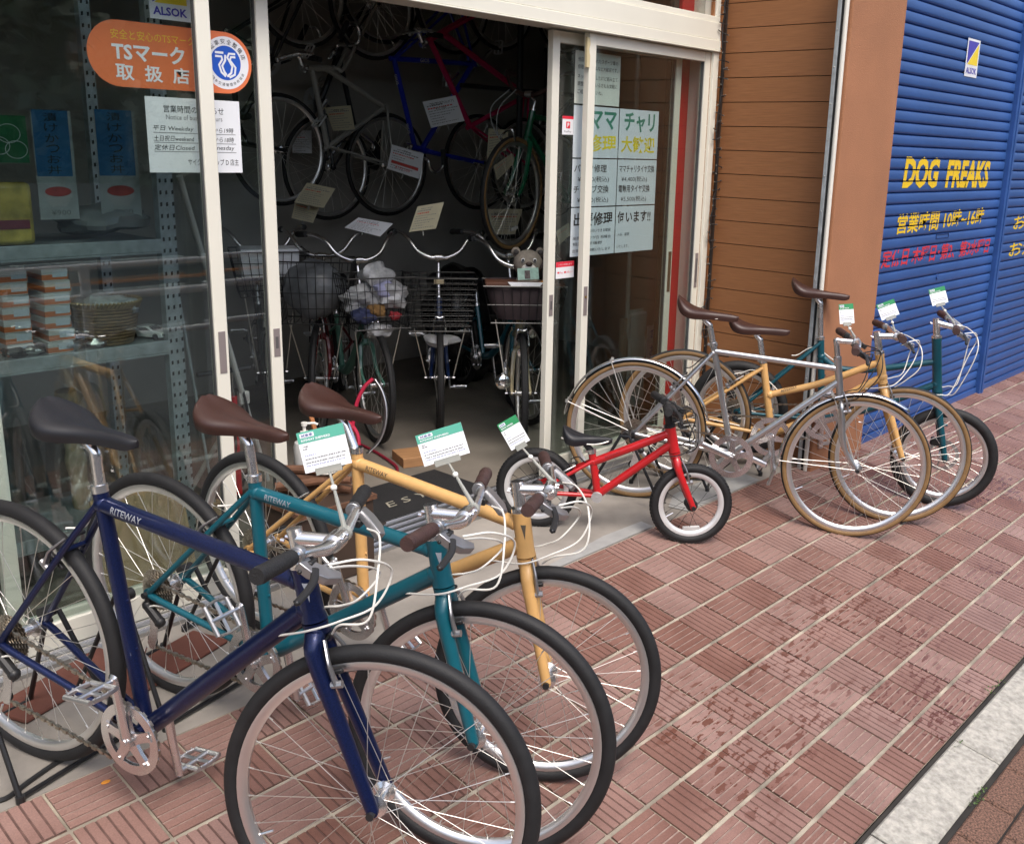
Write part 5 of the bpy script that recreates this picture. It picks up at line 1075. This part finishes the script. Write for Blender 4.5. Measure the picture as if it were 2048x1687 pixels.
# ------------------------------------------------------------------ price tags inside
tagc = mat('cream_card', srgb(196, 188, 158), .65, var=.04); tagw = mat('white_card', srgb(222, 224, 228), .6, var=.03); red_i = mat('red_ink', (.6, .06, .05), .6)
def ptag(label, q, d, m, seed, title=None, band=False):
    TL, TR, BR, BL = (depth(p, d) for p in q); Mt = frame_m(BL, BR - BL, TL - BL); Mi = Mt.inverted(); W = (BR - BL).length; C4 = [Mi @ p for p in (BL, BR, TR, TL)]
    t = thing('price_tag', label, 'price tag', M=Mt); mb = MB(); mb.add([(p.x, p.y, -.001) for p in C4] + [(p.x, p.y, .0) for p in C4], [(0, 1, 2, 3), (4, 5, 6, 7)] + [(i, (i + 1) % 4, (i + 1) % 4 + 4, i + 4) for i in range(4)]); mb.build('card', m, t, smooth=False)
    bil = lambda a, b: V((0, 0, .0006)) + V((1, 0, 0)) * (C4[0].x * (1 - a) * (1 - b) + C4[1].x * a * (1 - b) + C4[2].x * a * b + C4[3].x * (1 - a) * b) + V((0, 1, 0)) * (C4[0].y * (1 - a) * (1 - b) + C4[1].y * a * (1 - b) + C4[2].y * a * b + C4[3].y * (1 - a) * b)
    rr = random.Random(seed); l1, l2 = MB(), MB()
    for i in range(9):
        z = .86 - i * .095; x_ = .08 + (.1 if i == 0 else 0); e_ = rr.uniform(.45, .92)
        while x_ < e_:
            w_ = rr.uniform(.015, .07); hgt = .045 if i in (1, 2) else .025; (l2 if i == 2 else l1).add([bil(x_, z), bil(x_ + w_, z), bil(x_ + w_, z + hgt), bil(x_, z + hgt)], [(0, 1, 2, 3)]); x_ += w_ + rr.uniform(.01, .03)
    if band: l2.add([bil(.08, .28), bil(.92, .28), bil(.92, .40), bil(.08, .40)], [(0, 1, 2, 3)])
    l1.build('printed_lines', grey_ink, t, smooth=False); l2.build('red_print', red_i, t, smooth=False)
    if title:
        for s_, a, b, w_, h_, m_ in title: text(t, s_, m_, Matrix.Translation(bil(a, b) + V((0, 0, .0005))) , w=W * w_, h=W * h_)
    H_ = (C4[3] - C4[0]).length; MB().tube([(W * .5, H_ * .02, -.002), (W * .5, -H_ * .18, -.012)], .004, 6).build('tag_clip', clip_m, t)
    return t
ptag('small pale price tag in front of the hanging white bicycle', [(584, 261), (623, 261), (624, 307), (585, 306)], 6.4, tagw, 1)
ptag('cream price tag hanging between the white and black frames', [(650, 215), (701, 211), (710, 259), (666, 262)], 6.3, tagc, 2, [('VIPER 105', .25, .80, .5, .09, ink)])
ptag('white BALBOA price tag leaning against the crimson frame', [(845, 204), (911, 191), (929, 242), (862, 256)], 6.2, tagw, 3, [('BALBOA(バルボア)', .22, .76, .66, .09, ink), ('¥27,000', .30, .60, .32, .08, ink)])
ptag('white price tag with red band and red yen price below the blue frame', [(784, 289), (848, 308), (838, 358), (774, 337)], 6.2, tagw, 4, [('限定1台', .38, .84, .24, .06, ink), ('¥199,500', .22, .10, .46, .10, red_i)], band=True)
ptag('tilted cream price tag above the maroon bicycle handlebar', [(614, 365), (671, 377), (647, 416), (588, 405)], 5.9, tagc, 5)
ptag('cream price tag partly behind a tilted one by the door leaf', [(592, 397), (640, 412), (626, 446), (583, 436)], 6.0, tagc, 6)
ptag('flat lying white price tag over the mint bicycle handlebar', [(717, 435), (786, 447), (760, 473), (689, 455)], 5.3, tagw, 7)
ptag('cream price tag standing over the navy bicycle handlebar', [(835, 413), (888, 404), (872, 457), (818, 464)], 5.2, tagc, 8)
ptag('cream price tag above the raised green bicycle wheel', [(977, 257), (1017, 260), (1012, 300), (974, 318)], 6.3, tagc, 9)
ptag('cream card seen through the spokes of the green bicycle wheel', [(987, 332), (1024, 306), (1031, 324), (994, 361)], 6.35, tagc, 10)
ptag('cream PET POP price tag behind the lower spokes of the raised wheel', [(974, 418), (1045, 418), (1030, 468), (988, 468)], 6.5, tagc, 11, [('PET POP', .18, .76, .45, .10, ink), ('¥64,000', .14, .58, .36, .09, ink)])
ptag('pale oval-bordered price tag behind the right door glass', [(1113, 462), (1138, 445), (1140, 470), (1118, 490)], 5.4, tagc, 12)

# ------------------------------------------------------------------ things on the floor near the doorway
def floor_at(px, py, z=0.003): p = onZ((px, py), z); return p
matc = mat('black_rubber_mat', (.014, .014, .015), .8, var=.2, scale=30, bump=.5, bscale=300)
dm = thing('door_mat', 'black rubber door mat with pale script lettering inside the doorway', 'door mat', (2.72, 1.03, .004)); MB().b2((-.45, -.19, 0), (.45, .22, .008)).build('mat_sheet', matc, dm, smooth=False, bevel=.003)
text(dm, 'E S Y', mat('mat_print', (.30, .28, .22), .8), frame_m(V((-.06, -.06, .0092)), (1, .0, 0), (0, 1, 0)), w=.26, h=.06, shear=.3)
wb_ = thing('wood_block', 'short sawn timber block lying on the shop floor', 'wood', floor_at(838, 930)); MB().b2((-.09, -.02, 0), (.10, .16, .05)).build('block', mat('sawn_pine', (.36, .19, .085), .7, var=.2, scale=5, stretch=(1, 8, 8)), wb_, smooth=False, bevel=.003); wb_.rotation_euler = (0, 0, R_(-20))
hosem = mat('red_hose', (.22, .012, .03), .4)
hp = [floor_at(px, py, .012) for px, py in ((700, 880), (745, 900), (790, 930), (800, 950), (860, 985), (940, 1000), (1000, 1002), (1050, 985))]
tag(MB().tube(spline(hp, 8), .008, 8).build('air_hose', hosem), 'dark red air hose snaking over the shop floor past the mat', 'hose')
dR = 4.35; gp0 = [depth(q, dR) for q in ((748, 757), (763, 782), (771, 815), (769, 850), (757, 882), (735, 906))]; sr = thing('loose_mudguard', 'curved bare grey mudguard blade leaning by the mint bicycle wheel', 'mudguard', gp0[-1])
gp1 = spline([q - gp0[-1] for q in gp0], 6); sd_ = CR * .6 - CF * .4
mb = MB().grid([[q - sd_ * .016, q - sd_ * .006 + CF * -.006, q + sd_ * .006 + CF * -.006, q + sd_ * .016] for q in gp1]); mo = mb.build('blade', alu_dull, sr); md = mo.modifiers.new('s', 'SOLIDIFY'); md.thickness = .002
tag(MB().tube(spline([depth(q, dR - .05) for q in ((746, 757), (728, 775), (714, 805), (706, 845), (702, 890), (708, 908), (717, 900), (716, 872), (704, 850), (690, 842))], 8), .0085, 8).build('inner_tube', mat('red_rubber', (.42, .012, .045), .45)), 'red rubber tube looping down beside the loose mudguard', 'rubber tube')
bs = thing('sanitizer_bottle', 'white hand sanitizer pump bottle behind the apricot bicycle saddle', 'bottle', V((0, 0, 0)))
bdp = dep(onZ((612, 1010), .003)) ; pb = depth((612, 945), 3.95); bs.location = pb
wpl = mat('white_plastic', srgb(235, 233, 225), .35)
MB().lathe([(0, 0), (.042, 0), (.045, .008), (.045, .11), (.040, .128), (.016, .138), (.015, .15), (0, .15)], (0, 0, 0), (0, 0, 1), 24).build('bottle_body', mat('milky_plastic', (.72, .73, .73), .3, trans=.2), bs)
pu = MB(); pu.cyl((0, 0, .15), (0, 0, .172), .017, 16); pu.cyl((0, 0, .172), (0, 0, .195), .007, 10); pu.cyl((0, 0, .195), (0, 0, .208), .012, 14); pu.tube([(0, 0, .203), (.03, -.025, .205), (.04, -.034, .199)], .005, 8); pu.build('pump_head', wpl, bs)
tz = thing('bottle_table', 'small dark stool holding the sanitizer bottle in the doorway', 'stool', (pb.x, pb.y, .003)); MB().cyl((0, 0, pb.z - .028), (0, 0, pb.z - .004), .11, 24).build('stool_top', mat('dark_wood', (.05, .03, .02), .6), tz)
for k_ in range(3): a = k_ * 2.09; MB().tube([(.07 * math.cos(a), .07 * math.sin(a), pb.z - .03), (.10 * math.cos(a), .10 * math.sin(a), 0)], .010, 8).build('leg', mat('dark_wood', (.05, .03, .02), .6), tz)
wdm = mat('bark_wood', (.14, .065, .035), .85, var=.4, scale=18, bump=.8, bscale=30); rr = random.Random(4)
for k_ in range(6):
    p = depth((632 + rr.uniform(-14, 14), 940 + k_ * 8), 3.75 + rr.uniform(-.06, .06)); l = MB().tube([(-.13, 0, 0), (.0, .008, 0), (.12, 0, 0)], [.015, .017, .014], 10).build('firewood_stick', wdm); l.location = (p.x, p.y, max(.02, p.z)); l.rotation_euler = (0, rr.uniform(-.15, .15), R_(rr.uniform(-60, -35))); tag(l, 'bark covered stick in the small pile by the open door leaf', 'stick', 'sticks piled by the door')
cr_ = thing('stick_crate', 'low dark crate carrying the pile of sticks beside the door leaf', 'crate', (depth((632, 985), 3.75).x, depth((632, 985), 3.75).y, .003)); zc_ = depth((632, 985), 3.75).z; MB().b2((-.16, -.14, 0), (.16, .14, max(.05, zc_ - .01))).build('crate_body', mat('dark_wood', (.05, .03, .02), .6), cr_, smooth=False, bevel=.004); MB().b2((-.17, -.15, max(.05, zc_ - .03)), (.17, .15, max(.06, zc_ - .012))).build('crate_rim', wdm, cr_, smooth=False)
stick = MB().tube([depth((618, 815), 4.1), depth((650, 935), 3.95)], .010, 8).build('wooden_rod', mat('orange_wood', (.36, .14, .05), .6, var=.2)); tag(stick, 'thin orange wooden rod leaning behind the saddle', 'rod')

# ------------------------------------------------------------------ behind the left glass: shelf rack and its goods
YR = 1.14; rack = thing('shelf_rack', 'galvanised slotted angle shelf rack behind the left glass', 'shelf rack', (1.6, YR, .003))
def post(px0, px1, y, w_=.038):
    a, b = onY(px0, y), onY(px1, y); x = (a.x + b.x) / 2 - 1.6; mb = MB(); mb.b2((x - w_ / 2, y - YR, 0), (x + w_ / 2, y - YR + .0025, 2.5)); mb.b2((x - w_ / 2 - .0025, y - YR, 0), (x - w_ / 2, y - YR + w_, 2.5)); o = mb.build('angle_post', galv, rack, smooth=False)
    h = MB()
    for k in range(58):
        for dx in (-.011, .011): h.prism([(-.004, -.008), (.004, -.006), (.004, .008), (-.004, .006)], (x + dx, y - YR - .0004, .06 + k * .042), (1, 0, 0), (0, 0, 1), (0, 1, 0), .0003)
    h.build('slot_row', mat('slot_dark', (.02, .02, .02), .7), o, smooth=False); return x
xp = post((322, 300), (352, 760), YR); post((334, 300), (364, 760), YR + .012, .03)
post((226, 740), (240, 780), YR + .42)
zs = [onY((150, 488), YR).z, onY((150, 706), YR).z, .22]
for z in zs:
    MB().b2((-1.6, 0, z - .045), (xp - .02, .006, z)).build('shelf_lip', galv, rack, smooth=False, bevel=.002); MB().b2((-1.6, .007, z - .012), (xp - .02, .42, z - .002)).build('shelf_board', mat('shelf_grey', (.22, .24, .25), .6, .3, var=.2), rack, smooth=False); MB().b2((-1.6, -.002, z - .052), (xp - .02, .004, z - .046)).build('shelf_bead', galv, rack, smooth=False)
zl = zs[1]; ctn = mat('carton_white', srgb(200, 200, 198), .6, var=.06); ctn_o = mat('carton_orange', (.62, .17, .05), .6); labw = mat('carton_label', srgb(205, 212, 222), .5)
def boxstack(px, n, y, label, w_=.085, h_=.042, d_=.16):
    p = onY((px, 690), y)
    for k in range(n):
        nth = ('bottom', 'second', 'third', 'fourth', 'fifth', 'sixth', 'seventh')[k] if k < n - 1 else 'topmost'
        b = thing('carton', nth + ' ' + label, 'box', (p.x + rr.uniform(-.005, .005), y, zl + k * h_ + .0005), group='orange and white cartons on the shelf'); b.rotation_euler = (0, 0, rr.uniform(-.05, .05))
        MB().b2((0, 0, 0), (w_, d_, h_ - .001)).build('box_body', ctn, b, smooth=False, bevel=.001); MB().b2((-.0006, -.0006, .004), (w_ + .0006, d_, h_ * .52)).build('orange_panel', ctn_o, b, smooth=False); MB().b2((w_ * .40, -.0014, h_ * .30), (w_ * .97, -.0007, h_ * .86)).build('label', labw, b, smooth=False)
boxstack(12, 7, YR + .05, 'orange banded carton of the shelf stack at the left glass edge'); boxstack(64, 3, YR + .20, 'orange banded carton of the low stack between the tall stacks'); boxstack(98, 7, YR + .03, 'orange banded carton of the tall stack beside the wicker basket')
# wicker basket
p = onY((215, 690), YR + .12); wk = thing('wicker_basket', 'round brown wicker basket with clear bag on the shelf', 'basket', (p.x, p.y, zl)); wm_ = mat('wicker', (.19, .115, .05), .75, var=.35, scale=40)
mb = MB()
for k in range(12): mb.lathe([(.088 + k * .0028 + .005 * math.cos(a), .007 + k * .0118 + .006 * math.sin(a)) for a in [2 * math.pi * q / 6 for q in range(6)]], (0, 0, 0), (0, 0, 1), 30, closed=True)
mb.build('woven_body', wm_, wk); rm = MB()
for k in range(56): a = 2 * math.pi * k / 56; rm.tube([(.115 * math.cos(a), .115 * math.sin(a), .138), (.128 * math.cos(a + .1), .128 * math.sin(a + .1), .160)], .006, 5)
rm.build('rim_weave', mat('wicker_pale', (.36, .25, .12), .7, var=.2), wk); lump((0, 0, .13), (.10, .10, .05), 5, .25).build('clear_bag', wrap, wk)
# toy car
p = onY((300, 668), YR + .10); tc = thing('toy_car', 'small white toy saloon car on the shelf by the post', 'toy car', M=frame_m((p.x, p.y, zl + .0005), V((.45, -.9, 0)), V((.9, .45, 0)))); cw_ = mat('toy_white', srgb(225, 225, 225), .25, coat=.5)
body = MB(); pr_c = [(-.075, .010), (-.078, .026), (-.055, .032), (-.036, .048), (.012, .049), (.036, .033), (.070, .028), (.076, .012), (.07, .008), (-.07, .008)]
body.prism(pr_c, (0, -.03, 0), (1, 0, 0), (0, 0, 1), (0, 1, 0), .06).build('body', cw_, tc, bevel=.004)
for s in (-1, 1):
    MB().prism([(-.040, .034), (-.030, .045), (.008, .046), (.026, .034)], (0, s * .0308, 0), (1, 0, 0), (0, 0, 1), (0, s, 0), .0005).build('side_window', blackgloss, tc, smooth=False)
    for x in (-.046, .046): MB().cyl((x, s * .024, .012), (x, s * .033, .012), .012, 16).build('wheel', black, tc)
    MB().box((.074, s * .020, .022), (.006, .012, .006)).build('headlight', chrome, tc)
MB().add([(.0365, -.026, .0345), (.0365, .026, .0345), (.0145, .024, .0495), (.0145, -.024, .0495)], [(0, 1, 2, 3)]).build('windscreen', blackgloss, tc, smooth=False); MB().box((.077, 0, .016), (.003, .034, .008)).build('grille', black, tc)
pl = thing('spare_parts_heap', 'heap of black bicycle fittings on the shelf in front of the cartons', 'parts', (onY((120, 705), YR + .04).x, YR + .04, zl))
for k in range(9): lump((rr.uniform(-.16, .16), rr.uniform(-.01, .05), .018), (.03, .022, .016), 100 + k, .3, 12, 8).build('fitting', black if k % 3 else alu_dull, pl)
# hanging goods above
blue_b = mat('banner_blue', (.03, .15, .34), .5, var=.1); pale_b = mat('banner_pale', (.42, .45, .46), .5, var=.15, scale=12); red_b = mat('banner_red', (.42, .04, .03), .5, var=.3, scale=30)
def banner(label, q, y):
    a, b = onY(q[0], y), onY(q[1], y); W, H = b.x - a.x, b.z - a.z; t = thing('food_banner', label, 'banner', (a.x, y, a.z)); MB().b2((0, 0, 0), (W, .002, H)).build('banner_sheet', pale_b, t, smooth=False); MB().b2((W * .02, -.001, H * .40), (W * .92, -.0004, H)).build('blue_panel', blue_b, t, smooth=False)
    for k, ch in enumerate('漬けかつお丼'): text(t, ch, ink, frame_m(V((W * .30, -.0018, H * (.90 - k * .095))), (1, 0, 0), (0, 0, 1)), w=W * .34, h=H * .075)
    bw_ = MB().lathe([(0, 0), (W * .20, .0), (W * .36, H * .10), (W * .37, H * .12)], (W * .5, -.002, H * .12), (0, 0, 1), 24); bw_.v = [V((p.x, p.y * .03 - .001, p.z)) for p in bw_.v]; bw_.build('printed_bowl', mat('bowl_white', (.5, .5, .5), .5), t); MB().ball((W * .5, -.003, H * .26), W * .34, 16, 10, (1, .02, .38)).build('printed_food', red_b, t); text(t, '¥900', grey_ink, FX(W * .28, H * .04, -.002), w=W * .5, h=H * .05); return t
zsh = zs[0]
banner('blue rice bowl banner hanging above the shelf nearer the green panel', ((82, 440), (140, 222)), YR + .06); banner('blue rice bowl banner hanging above the shelf beside the steel post', ((205, 438), (268, 222)), YR + .06)
a, b = onY((-40, 325), YR + .05), onY((50, 232), YR + .05); gp_ = thing('green_panel', 'dark green printed panel with white line drawing at the glass edge', 'panel', (a.x, YR + .05, a.z)); MB().b2((0, 0, 0), (b.x - a.x, .003, b.z - a.z)).build('panel_sheet', mat('panel_green', (.02, .16, .06), .5), gp_, smooth=False)
for cx_, cz_, r_ in ((.62, .62, .17), (.75, .28, .16), (.40, .36, .16)): MB().tube([(((b.x - a.x) * cx_ + r_ * .35 * math.cos(q) * .6), -.002, (b.z - a.z) * cz_ + r_ * .35 * math.sin(q) * .5) for q in [2 * math.pi * k / 24 for k in range(24)]], .0012, 5, closed=True).build('white_line', swhite, gp_)
a, b = onY((-30, 462), YR + .03), onY((60, 332), YR + .03); yp = thing('yellow_pack', 'yellow plastic-wrapped food pack standing on the upper shelf', 'package', (a.x, YR + .03, zsh)); MB().b2((0, 0, .0), (b.x - a.x, .07, b.z - a.z)).build('pack_body', mat('pack_yellow', (.55, .42, .09), .25, var=.45, scale=16, coat=.4), yp, bevel=.018)
MB().b2((.02, -.002, .055), ((b.x - a.x) * .88, -.0005, .085)).build('maroon_label', mat('maroon_ink', (.2, .03, .05), .5), yp, smooth=False)
lump((0, 0, .06), (.17, .10, .055), 15, .22).build('plastic_bag', mat('clear_polythene', (.45, .47, .48), .18, var=.3, trans=.5)).location = (onY((205, 480), YR + .14).x, YR + .14, zsh + .012)
tag(bpy.data.objects['plastic_bag'], 'crumpled clear plastic bag lying on the upper shelf', 'plastic bag')
# work stand, broom, pumps, log, board
ws = thing('work_stand', 'pale grey leaning repair stand with folding bracket behind the glass', 'repair stand', onZ((535, 960), .003)); o_ = ws.location.copy(); y1 = 1.32
tubm = mat('pale_tube', (.50, .50, .47), .4); a, b = onY((358, 352), y1) - o_, V((0, 0, .0)); mb = MB().tube([a, b], .013, 10); mb.build('main_tube', tubm, ws); jn = a.lerp(b, .68); MB().tube([jn, V((-.38, .06, .0))], .012, 10).build('brace_tube', tubm, ws); MB().box(jn, (.05, .03, .06)).build('bracket', tubm, ws, bevel=.006); MB().cyl(jn + V((0, -.02, 0)), jn + V((0, .02, 0)), .014, 12).build('bolt', alu, ws)
br_ = thing('broom', 'thin leaning broom with brown wooden handle behind the glass', 'broom', onY((425, 930), 1.25)); o_ = br_.location.copy(); o_.z = .003; br_.location = o_; tp = onY((330, 450), 1.25) - o_; md_ = onY((343, 510), 1.25) - o_; MB().tube([tp, md_], .012, 8).build('handle', mat('orange_wood', (.36, .14, .05), .6, var=.2), br_); MB().tube([md_, (0, 0, .12)], .006, 8).build('shaft', galv, br_); MB().prism([(-.05, 0), (.05, 0), (.025, .14), (-.025, .14)], (0, -.02, 0), (1, 0, 0), (0, 0, 1), (0, 1, 0), .04).build('bristles', mat('straw', (.3, .2, .08), .9), br_, smooth=False)
for k_, (px, l_) in enumerate(((448, 'red floor pump standing upright behind the left door leaf'), (478, 'red floor pump beside the work stand foot'))):
    q = onZ((px, 1000 - k_ * 6), .003); fp = thing('floor_pump', l_, 'pump', q); rp = mat('pump_red', (.42, .015, .02), .35); MB().cyl((0, 0, .02), (0, 0, .48), .017, 14).build('barrel', rp, fp); MB().cyl((0, 0, .48), (0, 0, .60), .006, 8).build('piston_rod', alu, fp); MB().tube([(-.09, 0, .60), (.09, 0, .60)], .011, 10).build('pump_handle', black, fp); MB().box((0, 0, .01), (.16, .07, .02)).build('foot_plate', black, fp, bevel=.004); MB().tube(spline([(.02, 0, .05), (.06, -.02, .2), (.05, -.03, .4), (.03, 0, .58)], 6), .006, 6).build('hose', black, fp)
q = onZ((172, 1120), .003); lg = thing('log', 'upright pale barked log standing behind the left glass', 'log', q); h_ = MB(); pp_ = [(0, 0, 0), (.012, 0, .2), (.0, .01, .45), (-.015, 0, .68)]; h_.tube(spline(pp_, 6), [.034 + .006 * math.sin(i * 1.9) for i in range(19)], 18); h_.build('trunk', mat('pale_bark', (.36, .29, .19), .9, var=.35, scale=9, bump=1.0, bscale=40, stretch=(1, 1, .4)), lg)
q0, q1 = onY((215, 1235), 1.02), onY((335, 1075), 1.02); pw = thing('plywood_board', 'bare plywood board leaning inside behind the teal rear wheel', 'board', (q0.x, 1.0, .003)); mb = MB().box((.17, .0, .17), (.34, .012, .34)); mb.xf(Matrix.Rotation(R_(-14), 4, 'X')); mb.build('board_sheet', mat('plywood', (.50, .31, .17), .7, var=.15, scale=3, stretch=(8, 1, 1)), pw, smooth=False)
# brown paver and cable outside, under the left bicycles
pvm = mat('brown_slab', (.14, .05, .035), .8, var=.15, bump=.3)
for (px, py, rz, l_) in ((130, 1370, -70, 'brown rectangular slab lying under the blue bicycle rear wheel'), (330, 1330, -72, 'brown rectangular slab lying under the teal bicycle rear wheel')):
    q = onZ((px, py), .0); sb_ = MB().b2((-.20, -.075, 0), (.20, .075, .014)).build('floor_slab', pvm, smooth=False, bevel=.012); sb_.location = (q.x, q.y, .001); sb_.rotation_euler = (0, 0, R_(rz + 90)); tag(sb_, l_, 'slab')
cp = [onZ(p, .007) for p in ((-30, 1600), (10, 1596), (60, 1560), (120, 1520), (170, 1500), (230, 1480), (300, 1440), (370, 1400), (430, 1375), (480, 1340))]
tag(MB().tube(spline(cp, 6), .0065, 8).build('power_cable', black), 'thick black cable lying along the concrete edge under the bicycles', 'cable')
lv = MB().ball((0, 0, 0), .012, 10, 6, (1, .7, .12)).build('fallen_leaf', mat('orange_leaf', (.62, .24, .03), .7)); q = onG((212, 1568)); lv.location = (q.x, q.y, q.z + .008); tag(lv, 'tiny orange leaf scrap on the tile joint near the chainring', 'leaf')
# ------------------------------------------------------------------ behind the right glass
q0, q1 = onY((1326, 760), .815), onY((1372, 760), .815); rb = thing('red_post', 'flat red painted post behind the right door glass', 'post', (q0.x, .815, .003)); MB().b2((0, 0, 0), (max(.06, q1.x - q0.x), .03, 2.9)).build('post_board', mat('post_red', (.55, .022, .026), .5, var=.06), rb, smooth=False, bevel=.003); MB().b2((-.045, .02, 0), (-.002, .05, 2.9)).build('dark_edge', mat('dark_edge', (.05, .04, .035), .7), rb, smooth=False)
ub = thing('umbrella_bag_stand', 'stand of clear umbrella bags with a blue printed sign behind the glass', 'umbrella stand', (onY((1262, 800), 1.12).x, 1.12, .003)); frost = mat('frosted_plastic', (.55, .57, .56), .35, var=.1, trans=.3)
zt_ = onY((1270, 620), 1.12).z; MB().b2((-.10, 0, .02), (.10, .03, zt_ - .05)).build('back_plate', mat('stand_board', (.20, .16, .13), .6), ub, smooth=False)
for k_ in range(5): mb = MB(); mb.grid([[V((x_ + rr.uniform(-.008, .008), -.01 - k_ * .006 + rr.uniform(-.004, .004), z_)) for x_ in (-.075, -.03, .02, .07)] for z_ in (.12, .3, .5, zt_ - .12, zt_ - .02 + rr.uniform(-.02, .03))]); mb.build('clear_bag', frost, ub)
MB().b2((.07, -.045, zt_ - .42), (.36, -.043, zt_ - .10)).build('sign_sheet', PB, ub, smooth=False); bi = mat('blue_ink', (.05, .12, .5), .5)
for z_, s_, m_ in ((.30, '傘袋', bi), (.20, 'お使い', bi), (.10, '下さい', red_i)): text(ub, s_, m_, FX(.10, zt_ - .44 + z_ - .05, -.046), w=.20, h=.075)
MB().b2((-.16, -.10, 0), (.16, .12, .02)).build('base', black, ub, smooth=False)
pl_ = thing('conduit_pole', 'slim white conduit pole behind the right glass sheets', 'pole', (onY((1275, 150), 1.3).x, 1.3, .003)); MB().cyl((0, 0, 0), (0, 0, 2.9), .014, 12).build('pole_tube', tubm, pl_); MB().cyl((0, 0, 2.0), (0, 0, 2.03), .019, 12).build('pole_collar', alu_dull, pl_)
pT = (4.15, 1.55); e_ = V((-.35, -.94, 0)); city('tealback', 'teal bicycle standing dimly behind the right door glass', p_teal, pT, math.degrees(math.atan2(e_.y, e_.x)), None, None, wrapped=False)
# ------------------------------------------------------------------ across the street (seen only as reflections in the glass)
gr_ = thing('guard_rail', 'white steel guard rail along the road edge opposite the shop', 'guard rail', (3, -3.35, -0.42))
gw = mat('guard_rail_white', (0.85, 0.85, 0.83), 0.4)
for z, rr_ in ((1.12, .022), (1.00, .012), (.90, .030), (.60, .024)):
    MB().tube([(-12, 0, z), (14, 0, z)], rr_, 10).build('rail_bar', gw if rr_ != .012 else mat('rail_orange', (.7, .25, .03), .4), gr_)
for k in range(-5, 7): MB().cyl((k * 2.0, 0, -.1), (k * 2.0, 0, 1.14), .035, 10).build('rail_post', gw, gr_)
hw_ = thing('retaining_wall', 'grey stone retaining wall on the far side of the road', 'wall', (4, -11.5, -0.42))
MB().b2((-40, -.4, -.2), (40, 0, 1.3)).build('wall_body', mat('grey_stone', (0.22, 0.21, 0.19), .9, var=.3, scale=3, bump=.8, bscale=8), hw_, smooth=False)
lf = MB(); rr = random.Random(8)
for k in range(26000):
    x = rr.uniform(-26, 34); h = 3.2 + 1.8 * math.sin(x * .45) + 1.2 * math.sin(x * 1.3 + 1); z = .9 + rr.random() ** 1.2 * h; y = -12.3 + rr.gauss(0, .75); s = rr.uniform(.10, .24); a = rr.uniform(0, 6.28); b = rr.uniform(-1, 1)
    d = V((math.cos(a), math.sin(a), b)).normalized() * s; n = V((rr.uniform(-1, 1), rr.uniform(-1, 1), rr.uniform(-1, 1))); s2 = d.cross(n).normalized() * s * .5; p = V((x, y, z)); lf.add([p - d, p + s2, p + d, p - s2], [(0, 1, 2, 3)])
hg = lf.build('hedge', mat('hedge_leaf', (0.035, 0.06, 0.02), .55, var=.5, scale=1.5), smooth=False); tag(hg, 'dense green hedge of trees above the far retaining wall', 'hedge', kind='stuff')
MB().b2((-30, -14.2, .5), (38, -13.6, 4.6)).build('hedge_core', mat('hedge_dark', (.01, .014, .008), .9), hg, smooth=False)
